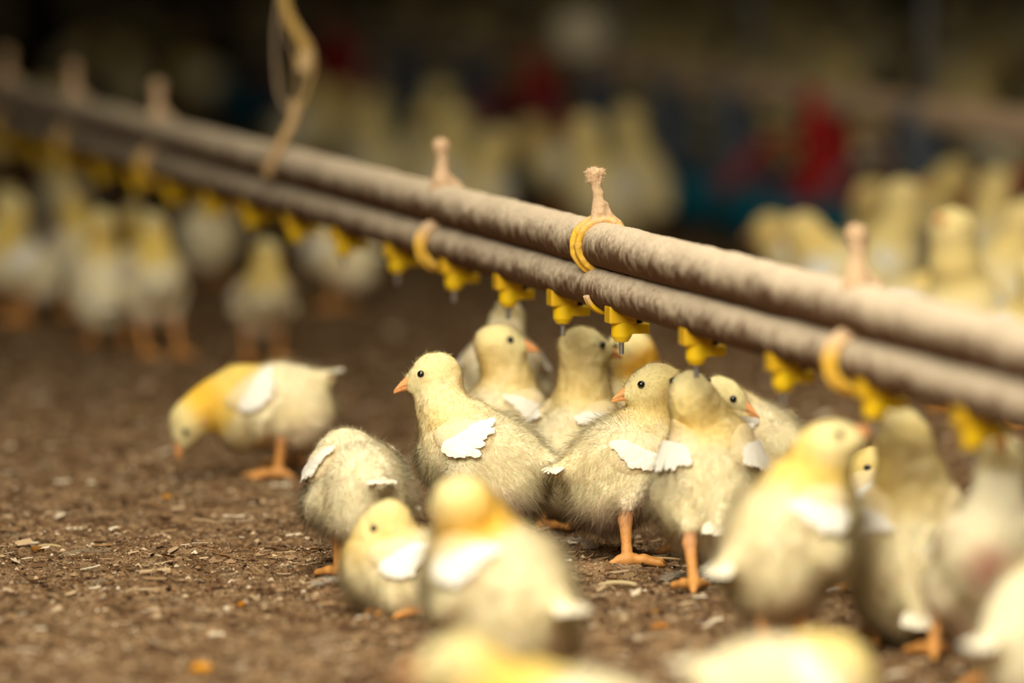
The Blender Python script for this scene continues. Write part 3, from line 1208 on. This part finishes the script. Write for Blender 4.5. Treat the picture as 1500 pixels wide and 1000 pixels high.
    for sd in (1, -1):
        wa = math.radians(sp.get('wa', 8))
        es = np.array([0, sd * math.cos(wa), math.sin(wa)])
        ez_ = np.array([0, -sd * math.sin(wa), math.cos(wa)])
        side_dir = pit @ es

        def drop(xz, off):
            """walk in from the side on to the body skin, off metres above it"""
            xz = np.asarray(xz, float)
            off = np.broadcast_to(off, (len(xz),))
            p = B + (xz[:, :1] * s * np.array([[1.0, 0, 0]]) + .075 * s * es + xz[:, 1:] * s * ez_) @ pit.T
            for _ in range(26):
                dd = f(p) - off
                p = p - side_dir * (dd * 0.8)[:, None]
            return p
        # fleshy wing mound
        nr_, nth = 12, 40
        ax = math.radians(-12)
        rr, tt = np.meshgrid(np.linspace(0.0, 1, nr_), np.arange(nth) * 2 * math.pi / nth, indexing='ij')
        ex = .026 * rr * np.cos(tt)
        ez = .0165 * rr * np.sin(tt) * (1 - 0.25 * np.cos(tt))
        x_ = wx + ex * math.cos(ax) - ez * math.sin(ax)
        z_ = wz + ex * math.sin(ax) + ez * math.cos(ax)
        off = (.0052 * np.sqrt(np.clip(1 - rr ** 2.2, 0, 1)) - .0010) * s
        Vm = drop(np.stack([x_.ravel(), z_.ravel()], 1), off.ravel())
        I = np.arange(nr_ * nth).reshape(nr_, nth)
        J = np.roll(I, -1, 1)
        Qm = np.stack([I[:-1].ravel(), J[:-1].ravel(), J[1:].ravel(), I[1:].ravel()], 1)
        if sd > 0:
            Qm = Qm[:, ::-1]
        kp = np.clip(1.1 - rr.ravel(), 0, 1)[:, None]
        cm = tint(Vm) * 0.55 + lin(244, 222, 180) * 0.45
        rim = np.clip((rr.ravel() - 0.72) / 0.28, 0, 1) * np.clip(-np.sin(tt.ravel()) + 0.2, 0, 1)
        cm = cm * (1 - rim[:, None] * 0.35) + lin(216, 164, 140) * rim[:, None] * 0.35
        wing = link('wing', make_mesh('wing', Vm, Qm, cm), M_SKIN, root)
        if nhair:
            Nm = grad(f_body, Vm)

            def lenw(p):
                return np.full(len(p), 0.0026), np.full((len(p), 1), 0.66)

            def floww(p):
                v = np.broadcast_to(back + np.array([0, 0, 0.3]), p.shape)
                return v / np.linalg.norm(v, axis=1)[:, None]
            vv, qd, tr, cc, nm = fluff(Vm, Qm, Nm, max(nhair // 16, 300), lenw, floww, sp.get('hw', 0.00021))
            o = link('wing_down', make_mesh('wing_down', vv, [qd, tr], cc, nm, smooth=False), M_DOWN, wing)
            tag(o, kind='stuff')
        # white quill feathers in a fan
        jf = Join()
        nf = 9
        fl_len = sp.get('wlen', 1.0)
        for k in range(nf):
            t = k / (nf - 1)
            bx = wx + .010 - .016 * t
            bz = wz - .010 + .014 * t
            ang = math.radians(184 - 50 * t + rs.normal(0, 3)) + math.radians(sp.get('wrot', 0))
            Lk = (.028 - .009 * abs(t - 0.4) + rs.normal(0, .0014)) * fl_len
            rows, colsn = 10, 5
            xz, offs = [], []
            for r_ in range(rows):
                u = r_ / (rows - 1)
                wd = .0056 * (0.50 + 0.50 * math.sin(math.pi * min(u * 1.05 + 0.1, 1))) * (1 if u < 0.9 else 0.55)
                cx, cz = bx + math.cos(ang) * Lk * u, bz + math.sin(ang) * Lk * u
                for c_ in range(colsn):
                    e = (c_ / (colsn - 1) - 0.5) * 2
                    jag = 0.0007 * math.sin(r_ * 2.3 + k) * abs(e)
                    xz.append((cx - math.sin(ang) * (wd + jag) * e, cz + math.cos(ang) * (wd + jag) * e))
                    offs.append(.0046 + .00016 * (nf - k) + .0007 * (1 - abs(e)) + .0008 * u)
            Vf = drop(np.array(xz), np.array(offs) * s)
            q = []
            for r_ in range(rows - 1):
                for c_ in range(colsn - 1):
                    i = r_ * colsn + c_
                    q.append((i, i + 1, i + colsn + 1, i + colsn))
            jf.add(Vf, q, None, C_WHITE * (0.93 + 0.07 * rs.random()))
        link('wing_feathers', jf.mesh('wing_feathers'), M_FEATHER, wing)['label'] = 'white wing feathers'

    # ---- face
    for sd in (1, -1):
        e0 = Hd + bk * .0105 * s + upv * .0040 * s + lat * sd * .030 * s
        for _ in range(20):
            e0 = e0 - lat * sd * float(f(e0[None])[0]) * 0.8
        e0 = e0 - lat * sd * .0004 * s
        v, q = [], []
        th = np.arange(16) * 2 * math.pi / 16
        rad = .0031 * s
        for i in range(9):
            ph = math.pi * (i + 0.02) / 8.04
            v.append(np.stack([rad * math.sin(ph) * np.cos(th), rad * math.sin(ph) * np.sin(th), np.full(16, rad * math.cos(ph))], 1))
        v = np.concatenate(v) + e0
        for i in range(8):
            for k in range(16):
                q.append((i * 16 + k, i * 16 + (k + 1) % 16, (i + 1) * 16 + (k + 1) % 16, (i + 1) * 16 + k))
        link('eye', make_mesh('eye', v, np.array(q), np.broadcast_to((0.008, 0.007, 0.006), (len(v), 3))), M_EYE, root)

    def beak_f(p):
        q = (p - (Hd + bk * .0172 * s - upv * .0022 * s)) @ HM / s
        x = q[:, 0]
        t = np.clip(x / .0160, -0.4, 1)
        cz = -.0048 * np.clip(t, 0, 1) ** 1.8
        hz_ = .0068 * (1 - 0.82 * np.clip(t, 0, 1) ** 1.2)
        hy = .0066 * (1 - 0.80 * np.clip(t, 0, 1) ** 0.9)
        k = np.sqrt((q[:, 1] / hy) ** 2 + ((q[:, 2] - cz) / hz_) ** 2)
        dd = (k - 1) * np.minimum(hz_, hy)
        dd = np.maximum(dd, np.abs(x - .0050) - .0112)
        gape = np.abs(q[:, 2] - cz + 0.0016 * (1 - t)) - 0.00030
        dd = np.maximum(dd, -np.maximum(gape, k * 0 - (k - 0.80) * .005))
        nos = np.sqrt((x - .0055) ** 2 * 0.5 + (np.abs(q[:, 1]) - .0050) ** 2 + (q[:, 2] - .0022) ** 2) - .0011
        dd = np.maximum(dd, -nos)
        return dd * s * 0.8
    c0 = Hd + bk * .024 * s
    Vb, Qb, _ = surf(beak_f, c0 - .0155 * s, c0 + .0155 * s, 0.0008 if fine else 0.0013)
    q = (Vb - (Hd + bk * .0185 * s)) @ HM / s
    k = np.clip(q[:, 0] / .016, 0, 1)[:, None]
    cb = C_BEAK * (1 - k) + lin(250, 178, 112) * k
    cb = np.where((np.abs(q[:, 2] + 0.0025 + .0042 * k[:, 0] ** 1.8) < 0.0005)[:, None], cb * 0.6, cb)
    link('beak', make_mesh('beak', Vb, Qb, cb), M_BEAK, root)

    # ---- legs
    for l in legs:
        if not l:
            continue
        fp, hock = l
        ank = fp + np.array([-.004 * s, 0, .0055 * s])
        toes = []
        tc = [cone(hock + np.array([.002, 0, .012]) * s, hock, .0052 * s, .0052 * s),
              cone(hock, ank + (hock - ank) * 0.25, .0050 * s, .0036 * s), cone(ank + (hock - ank) * 0.25, ank, .0036 * s, .0050 * s)]
        ty = sp.get('toe', 0)
        for a_, Lk in ((-30, .024), (2, .028), (34, .023), (176, .012)):
            a = math.radians(a_ + ty + rs.normal(0, 3))
            dv = np.array([math.cos(a), math.sin(a), 0])
            m1 = ank + dv * Lk * .5 * s + ZUP * 0.0004 * s
            m1[2] = .0052 * s
            e = ank + dv * Lk * s
            e[2] = .0026 * s
            cl = e + dv * .0045 * s
            cl[2] = .0008 * s
            tc += [cone(ank, m1, .0040 * s, .0031 * s), cone(m1, e, .0034 * s, .0023 * s), cone(e, cl, .0016 * s, .0006 * s)]
        fl_ = sunion(tc, 0.0025 * s)
        pts = np.array([fp, hock, ank])
        Vl, Ql, _ = surf(fl_, pts.min(0) - [.036 * s, .036 * s, .008], pts.max(0) + [.040 * s, .036 * s, .018], 0.0011 if fine else 0.0016)
        Vl = Vl + [0, 0, -0.0018]
        c = C_LEG * (0.95 + 0.1 * vnoise(Vl * 200, seed)[:, None])
        w = np.clip((Vl[:, 2] - .022 * s) / (.02 * s), 0, 1)[:, None] * 0.7
        c = c * (1 - w) + lin(232, 178, 140) * w
        link('leg', make_mesh('leg', Vl, Ql, c), M_LEG, root)
    return root


GR = 'chicks round the drinker line'
L_, R_ = (-1, 0, 0), (1, 0, 0)
SPECS = [
    dict(seed=1, label='sharply focused chick facing left, white wing patch, standing clear at the left of the huddle',
         foot=(742, 806), body=(712, 668), head=(635, 549), beak=(-1, -.12, -.20), yaw=157, pitch=16, hd=0.02, bend=(.012, 0, -.008),
         hair=40000, wing=(.012, .010), pink=.95, soil=.8, legs=[None, (760, 800)], fat=1.02, s=1.04, yel=.6, nape=.15),
    dict(seed=2, label='chick looking right, its head just above the back of the left-facing sharp chick',
         foot=(735, 752), body=(722, 628), head=(733, 503), beak=(1, -.15, 0.04), yaw=48, pitch=26, hair=36000, s=1.0, yel=.8, legs=[(745, 752), (715, 756)]),
    dict(seed=3, label='blurred chick facing the camera with beak raised to a nipple, behind the others',
         foot=(736, 716), body=(735, 552), head=(743, 466), beak=(.05, -.75, .7), yaw=-88, pitch=28, nk=.85, hair=9000, h=.003, s=.95, yel=.2, nape=0, pink=.4, hw=.0005),
    dict(seed=4, label='chick seen from behind with its head turned right, beak to beak with another',
         foot=(822, 768), body=(838, 652), head=(856, 510), beak=(.92, .35, -.04), yaw=62, pitch=30, hair=34000, s=1.04, yel=.75, nape=.1,
         legs=[(797, 776), (846, 768)], wing=(.010, .004), wa=30, wlen=1.05, pink=.3),
    dict(seed=5, label='chick with an orange nape patch facing left, touching beaks under the sharp nipple',
         foot=(905, 736), body=(930, 620), head=(921, 512), beak=(-1, .1, .02), yaw=80, pitch=34, hair=36000, s=1.0, yel=.8, nape=1.5, legs=[(876, 744), (930, 742)]),
    dict(seed=6, label='sharp chick heading right but looking back left, striding at the centre of the huddle',
         foot=(955, 815), body=(920, 672), head=(957, 566), beak=(-1, -.12, -.12), yaw=22, pitch=20, hair=40000, s=1.06, yel=.9, nape=.2, hd=-0.01,
         legs=[(998, 806), (926, 826)], wing=(-.002, .006), wlen=.72, wrot=4, pink=.9, soil=.45, bend=(.014, 0, .002)),
    dict(seed=7, label='chick seen squarely from behind, drinking, with two white wing patches and a small white tail',
         foot=(1030, 850), body=(1043, 704), head=(1012, 578), beak=(-.1, .8, .6), yaw=94, pitch=42, hair=34000, s=1.06, yel=.9, nape=.1,
         legs=[(1016, 862), (1066, 828)], wing=(.012, .001), wa=42, wlen=.95, wrot=28, pink=.75, vent=.35, bd=0.0),
    dict(seed=8, label='chick looking right, half hidden behind the drinking chick seen from behind',
         foot=(1095, 774), body=(1104, 652), head=(1060, 584), beak=(1, -.30, -.28), yaw=140, pitch=14, hair=34000, s=1.0, yel=.5, nape=0, wing=(.000, .012), wlen=.8, hd=-.03, pink=.1),
    dict(seed=9, label='large blurred chick reaching up right to drink from the nipple above it',
         foot=(1150, 974), body=(1152, 780), head=(1215, 652), beak=(.88, -.1, .52), yaw=38, pitch=34, hair=30000, s=1.06, yel=1.1, nape=.2,
         legs=[(1130, 980), (1178, 974)], leg=1.45, wlen=.85, wing=(.014, .008), pink=.5, bend=(.006, 0, 0)),
    dict(seed=10, label='large blurred chick seen from behind stretching its long neck up beside the right nipple',
         foot=(1335, 942), body=(1338, 806), head=(1322, 638), beak=(-.25, .75, .75), yaw=92, pitch=52, hair=30000, s=1.12, yel=.8, nape=0, leg=1.25,
         legs=[(1282, 938), (1366, 958)], wing=(.014, .002), wlen=.85, wa=34, pink=.5, bend=(0, 0, 0)),
    dict(seed=11, label='chick facing left in the gap between the two large drinking chicks',
         foot=(1290, 856), body=(1318, 742), head=(1284, 690), beak=(-1, -.1, .05), yaw=160, pitch=16, hair=12000, h=.003, s=.95, yel=1.3, nape=.8),
    dict(seed=12, label='blurred chick near the right edge facing the camera, beak raised, reddish bare chest',
         foot=(1458, 1000), body=(1460, 832), head=(1466, 678), beak=(-.05, -.72, .7), yaw=-100, pitch=34, nk=.82, hair=14000, h=.003, s=1.08, yel=0, nape=0, pink=1, crop=.75,
         legs=[(1440, 1000), (1500, 1004)]),
    dict(seed=13, label='pale blurred chick cut off by the lower right corner of the picture',
         foot=(1520, 1065), body=(1536, 905), head=(1560, 790), beak=(.9, .3, 0), yaw=40, pitch=25, hair=6000, h=.0035, s=1.05, yel=.4),
    dict(seed=14, label='close blurred chick pecking down at the bottom edge, only its yellow back showing',
         foot=(1165, 1150), body=(1140, 1022), head=(1225, 986), beak=(.9, -.2, -.35), yaw=12, pitch=-4, hair=8000, h=.003, s=1.05, yel=1.5, nape=.5),
    dict(seed=15, label='closest blurred chick at the bottom edge facing left with orange beak',
         foot=(830, 1230), body=(845, 1078), head=(672, 975), beak=(-1, -.1, .0), yaw=176, pitch=2, hair=9000, h=.003, s=1.06, yel=1.5, nape=.3, bend=(0, 0, -.01)),
    dict(seed=16, label='large blurred chick with an orange nape, in front of the left-facing sharp chick',
         foot=(730, 1000), body=(736, 858), head=(672, 740), beak=(-.35, .9, -.1), yaw=132, pitch=22, hair=30000, s=1.14, yel=.9, nape=1.0,
         wing=(.010, .008), wa=14, pink=.9, vent=.45, ventz=-.010, fat=1.05, bend=(0, 0, .004), leg=.8),
    dict(seed=17, label='small chick sitting on the litter facing left, orange toes tucked under it',
         foot=(600, 892), body=(600, 838), head=(563, 768), beak=(-.90, -.15, -.42), yaw=172, pitch=16, hair=30000, s=.93, yel=1.0, nape=.3,
         sit=True, legs=[(612, 900), (584, 896)], wing=(.010, .010), pink=.6, bend=(.002, 0, 0)),
    dict(seed=18, label='sharp fluffy chick seen from behind, head down out of sight, soiled under the tail',
         foot=(500, 838), body=(524, 712), head=(535, 772), beak=(-.1, .7, -.7), yaw=110, pitch=6, hair=40000, s=1.0, yel=.15, nape=0, hd=0.09,
         legs=[(494, 842), (560, 826)], wing=(.014, .012), wlen=1.0, wrot=0, pink=.3, vent=.0, soil2=1, bend=(0, 0, 0), fat=.97, tail=.8),
    dict(seed=19, label='lone blurred chick on the left pecking the litter, orange neck patch and white wing',
         foot=(398, 694), body=(398, 592), head=(276, 618), beak=(-.45, -.25, -.9), yaw=172, pitch=-12, hair=12000, h=.0025, s=1.04, yel=1.7, nape=1.3, hd=-.01,
         legs=[(400, 698), (425, 680)], wing=(.010, .010), bend=(0, 0, .004), pink=.5, tail=1.3),
    dict(seed=20, label='blurred chick standing alone facing the camera in the middle distance, behind the pecking chick',
         foot=(385, 528), body=(385, 440), head=(390, 369), beak=(.5, -.8, -.1), yaw=-80, pitch=25, hair=0, h=.003, s=.84, nk=1.0, yel=1.0, nape=0, leg=1.2),
]


def far_rows():
    """chicks of the far left cluster and behind the pipes, all well out of focus"""
    rows = [
        (205, 478, 200, 400, 196, 318, 60, 20), (112, 460, 110, 372, 100, 290, -60, 30), (30, 470, 34, 392, 20, 305, 200, 14),
        (238, 520, 222, 415, 225, 330, -70, 30), (498, 452, 500, 375, 470, 330, 150, 10), (300, 415, 300, 345, 318, 290, 80, 25),
        (160, 505, 150, 418, 150, 325, 100, 35), (88, 372, 90, 300, 86, 225, -90, 50), (-8, 440, -4, 360, 8, 290, 40, 10),
    ]
    names = ['blurred chick standing in the left cluster, nearest the gap beside the lone chick', 'blurred chick in the left cluster looking toward the camera',
             'blurred pale chick by the left edge of the picture', 'blurred chick at the front right of the left cluster',
             'dim chick under the pipes just right of the lone standing chick', 'dim chick standing under the pipes left of the lone standing chick',
             'blurred chick at the front middle of the left cluster', 'dim chick stretching tall under the left end of the pipes',
             'dim chick cut off by the left edge of the picture']
    for i, (fx, fy, bx, by, hx, hy, yaw, pitch) in enumerate(rows):
        a = math.radians(yaw)
        SPECS.append(dict(seed=40 + i, label=names[i], foot=(fx, fy), body=(bx, by), head=(hx, hy), beak=(math.cos(a), math.sin(a), .15), yaw=yaw,
                          pitch=pitch, hair=0, h=.0034, s=.92, yel=1.4, nape=.3, nk=.9, leg=1.15, group='blurred chicks in the left cluster'))


far_rows()
for sp in SPECS:
    build_chick(sp)


# ------------------------------------------------------------------ background crowd: six poses, copied one by one
def crowd_mesh(seed, pitch, neck, head_dir, orange):
    rs = np.random.default_rng(seed)
    B = np.array([0, 0, .078])
    pit = ry(math.radians(pitch))
    T = lambda x, y, z: B + pit @ np.array([x, y, z])
    Hd = np.array(neck, float)
    bk = unit(head_dir)
    thigh = [cone(T(-.002, sd * .024, -.014), (-.006, sd * .020, .044), .025, .008) for sd in (1, -1)]
    body = sunion([ell(B, (.051, .042, .039), pit), ell(T(.024, 0, -.004), (.033, .036, .034), pit), ell(T(-.024, 0, -.012), (.035, .040, .034), pit),
                   cone(T(-.04, 0, .012), T(-.062, 0, .018), .014, .006)] + thigh, .012)
    m = T(.028, 0, .014) * .5 + Hd * .5 + [.008, 0, 0]
    nk = sunion([cone(T(.028, 0, .014), m, .030, .022), cone(m, Hd, .022, .019)], .01)
    hd = ell(Hd, (.022, .020, .020))
    bkf = cone(Hd + bk * .016, Hd + bk * .036, .006, .0015)
    f = sunion([body, nk, hd], .01)
    V, Q, Nn = surf(f, (-.09, -.06, 0.02), (.11, .06, .20), .0045)
    d = nk(V)
    w = np.clip(1 - d / .012, 0, 1)[:, None]
    cb_ = C_BODY * .6 + C_YEL * .4
    c = cb_ * (1 - w * .7) + (C_YEL * .6 + C_NAPE * .4 * orange + C_HEAD * .4 * (1 - orange)) * w * .7
    q = (V - B) @ pit
    wm = ((np.abs(q[:, 1]) > .030) & (np.abs(q[:, 0] - .004) < .022) & (np.abs(q[:, 2] - .012) < .012))[:, None]
    c = np.where(wm, C_WHITE, c)
    j = Join()
    j.add(V, Q, None, c)
    for sd in (1, -1):
        v, qd, t = tube([(-.006, sd * .020, .048), (-.008, sd * .020, .030), (0, sd * .020, .006)], [.0055, .0045, .0045], 8)
        j.add(v, qd, t, C_LEG)
        for a in (-30, 0, 30):
            a = math.radians(a)
            v, qd, t = tube([(0, sd * .020, .005), (.026 * math.cos(a), sd * .020 + .026 * math.sin(a), .002)], [.0035, .002], 6)
            j.add(v, qd, t, C_LEG)
        e = Hd + np.array([.010, sd * .0175, .004])
        v, qd, t = tube([e - [0, .0024, 0], e, e + [0, .0024, 0]], [.001, .0028, .001], 8)
        j.add(v, qd, t, (.01, .01, .01))
    v, qd, t = tube([Hd + bk * .014, Hd + bk * .026, Hd + bk * .036 - [0, 0, .003]], [.0068, .0045, .0012], 8)
    j.add(v, qd, t, C_BEAK)
    me = j.mesh('crowd_chick')
    me.materials.append(M_SKIN)
    return me


CR = [crowd_mesh(101, 20, (.046, 0, .142), (1, 0, -.05), .2), crowd_mesh(102, 45, (.030, 0, .168), (.9, 0, .5), .1),
      crowd_mesh(103, 12, (.050, .014, .128), (1, .4, -.1), .8), crowd_mesh(104, -8, (.078, 0, .060), (.6, 0, -.8), .6),
      crowd_mesh(105, 28, (.036, -.012, .150), (.7, -.7, 0), .3), crowd_mesh(106, 8, (.046, .008, .110), (1, .2, -.2), 1.0)]
r2 = random.Random(5)
placed = []


def put(p, pose, yaw, label, group, sc=1.0):
    o = link('chick', CR[pose], None)
    o.location = (p[0], p[1], 0.0)
    o.rotation_euler = (0, 0, yaw)
    o.scale = (sc, sc, sc)
    tag(o, label, 'chick', group)
    placed.append((p[0], p[1]))


# right-hand flock just behind the pipes, seen one by one
pan_xy = [along(FB0, px)[:2] for px in (1560, 1355, 1212, 1080, 985, 880, 797, 700, 600, 505, 430)]
free_of_pans = lambda p: all((p[0] - a) ** 2 + (p[1] - b) ** 2 > .045 for a, b in pan_xy)
near = [(1235, 520), (1330, 560), (1420, 600), (1500, 620), (1290, 500), (1375, 520), (1452, 545), (1190, 470), (1340, 470), (1420, 492), (1495, 520),
        (1270, 462), (1300, 430), (1395, 440), (1465, 455), (1440, 410), (1500, 430), (1360, 405)]
FLOCK = 'blurred flock behind the right half of the pipes'
CROWD = 'dim crowd of chicks far behind around the feeder line'
for i, (px, py) in enumerate(near):
    p = G(px + r2.uniform(-8, 8), py)
    if free_of_pans(p) and all((p[0] - a) ** 2 + (p[1] - b) ** 2 > 0.0195 for a, b in placed):
        put(p, r2.choice([0, 1, 2, 4, 5, 2]), r2.uniform(0, 6.28), 'one of the blurred pale chicks massed behind the right half of the pipes', FLOCK, r2.uniform(.95, 1.1))
specific = [(885, 380, 1), (640, 352, 1), (560, 330, 0), (700, 372, 4), (770, 350, 0), (610, 300, 2), (520, 300, 0), (450, 265, 2), (940, 350, 1),
            (820, 318, 2), (660, 290, 4), (480, 240, 0), (540, 262, 1)]
for px, py, k in specific:
    p = G(px, py)
    if free_of_pans(p) and all((p[0] - a) ** 2 + (p[1] - b) ** 2 > 0.0195 for a, b in placed):
        put(p, k, r2.uniform(0, 6.28), 'one of the dim blurred chicks in the crowd far behind the pipes', CROWD, r2.uniform(.95, 1.1))
tries = 0
while len(placed) < 150 and tries < 9000:
    tries += 1
    px = r2.uniform(-40, 1540)
    z = 9.0 + 10 * r2.random() ** 1.1
    # ground row of that depth
    d = (HCAM / z - math.sin(TILT)) / math.cos(TILT) * FPX + 500
    if px < 500 and r2.random() < .65:
        continue
    p = G(px, d)
    if any((p[0] - a) ** 2 + (p[1] - b) ** 2 < 0.0195 for a, b in placed):
        continue
    if any((p[0] - a) ** 2 + (p[1] - b) ** 2 < .045 for a, b in pan_xy):
        continue
    # keep the open strip of litter between the pipes and the crowd
    put(p, r2.choice([0, 1, 2, 3, 4, 5]), r2.uniform(0, 6.28), 'one of the dim blurred chicks in the crowd far behind the pipes', CROWD, r2.uniform(.92, 1.12))

# ------------------------------------------------------------------ single scraps one could pick up
def feather(px, py, yaw, label, n=90, L=.016, col=lin(196, 184, 164)):
    g = G(px, py)
    g[2] = 0
    rs = np.random.default_rng(int(px))
    hz0 = float(ground_h(np.array([g[0]]), np.array([g[1]]))[0])
    j = Join()
    sp_ = pl([(-L, 0, .002), (0, .001, .005), (L, .003, .004)], 6)
    v, q, t = tube(sp_, .00035, 5)
    j.add(v, q, t, col)
    for k in range(n):
        b0 = sp_[rs.integers(0, len(sp_))]
        a = rs.choice([-1, 1]) * rs.uniform(.5, 1.4)
        l_ = rs.uniform(.004, .011)
        pts = pl([b0, b0 + np.array([math.cos(a) * l_ * .5, math.sin(a) * l_ * .5, rs.uniform(0, .003)]),
                  b0 + np.array([math.cos(a + .5) * l_, math.sin(a + .5) * l_, rs.uniform(-.002, .004)])], 3)
        v, q, t = tube(pts, .00014, 4)
        j.add(v, q, t, col * rs.uniform(.8, 1.1))
    o = link('fallen_feather', j.mesh('fallen_feather'), M_LITTER, None, (g[0], g[1], hz0 + .001))
    o.rotation_euler = (0, 0, yaw)
    tag(o, label, 'feather', 'feathers on the litter')


feather(484, 852, .3, 'pale downy feather lying by the foot of the sharp head-down chick', 120)
feather(858, 806, 2.0, 'grey downy feather on the litter under the centre of the huddle', 140, .018, lin(190, 180, 162))
feather(990, 845, .8, 'pale feather scrap beside the orange foot of the chick seen squarely from behind', 70, .012)
feather(120, 812, .2, 'pale feather strand lying on the litter at the far left', 70, .020, lin(176, 158, 128))


def straw(px, py, yaw, L, r, col, label):
    g = G(px, py)
    rs = np.random.default_rng(int(px + py))
    hz0 = float(ground_h(np.array([g[0]]), np.array([g[1]]))[0])
    j = Join()
    v, q, t = tube(pl([(-L / 2, 0, .002), (-L / 6, L * .05, .004), (L / 5, L * .04, .004), (L / 2, -L * .03, .0025)], 5), [r] * 15 + [r * .6], 7)
    j.add(v, q, t, col)
    o = link('straw_stem', j.mesh('straw_stem'), M_LITTER, None, (g[0], g[1], hz0 + .0012))
    o.rotation_euler = (0, 0, yaw)
    tag(o, label, 'straw', 'straw stems on the litter')


straw(945, 822, .30, .058, .0010, lin(206, 176, 128), 'thin straw stem lying beside the foot of the striding chick')
straw(905, 848, .02, .030, .0018, lin(198, 178, 134), 'short pale straw lying on open litter below the huddle')
straw(1232, 862, .1, .022, .0014, lin(226, 214, 196), 'short whitish stem on the litter between the large drinking chicks')
straw(70, 795, .2, .022, .0012, lin(190, 165, 120), 'bent straw piece lying at the far left of the litter')
straw(300, 760, 2.6, .03, .0011, lin(186, 160, 118), 'curled straw piece on the litter left of the head-down chick')


def chip(px, py, r, col, label, name='wood_chip', cat='chip'):
    g = G(px, py)
    rs = np.random.default_rng(int(px * 3 + py))
    f = sunion([ell((0, 0, 0), (r, r * .7, r * .5)), ell((r * .5, r * .2, r * .1), (r * .7, r * .5, r * .45))], r * .3)
    V, Q, Nn = surf(f, (-1.6 * r,) * 3, (1.6 * r,) * 3, r / 5)
    V = V + Nn * (vnoise(V / r * 1.7, int(px)) * r * .22)[:, None]
    hz0 = float(ground_h(np.array([g[0]]), np.array([g[1]]))[0])
    o = link(name, make_mesh(name, V, Q, np.broadcast_to(col, (len(V), 3))), M_LITTER, None, (g[0], g[1], hz0 + r * .35))
    tag(o, label, cat, 'single scraps on the litter')


chip(332, 882, .0028, lin(236, 222, 200), 'tiny white crumb on the litter left of the sitting chick', 'grain_crumb', 'crumb')
chip(272, 911, .0020, lin(220, 180, 130), 'tiny tan crumb on the litter below left of the white crumb', 'grain_crumb', 'crumb')
chip(293, 978, .0075, lin(206, 140, 34), 'orange flake blurred at the bottom edge of the picture', 'corn_flake', 'flake')
chip(55, 802, .0050, lin(128, 84, 26), 'small brown-orange clump on the litter at the far left', 'litter_clump', 'clump')
chip(352, 878, .0035, lin(170, 110, 30), 'amber flake just right of the tiny white crumb', 'corn_flake', 'flake')
chip(243, 722, .0045, lin(186, 130, 44), 'amber blurred flake under the pecking chick', 'corn_flake', 'flake')
chip(832, 822, .0028, lin(240, 230, 215), 'small white crumb on the litter in front of the huddle', 'grain_crumb', 'crumb')
chip(965, 916, .0065, lin(170, 112, 48), 'orange-brown flake on the litter in front of the striding chick', 'corn_flake', 'flake')
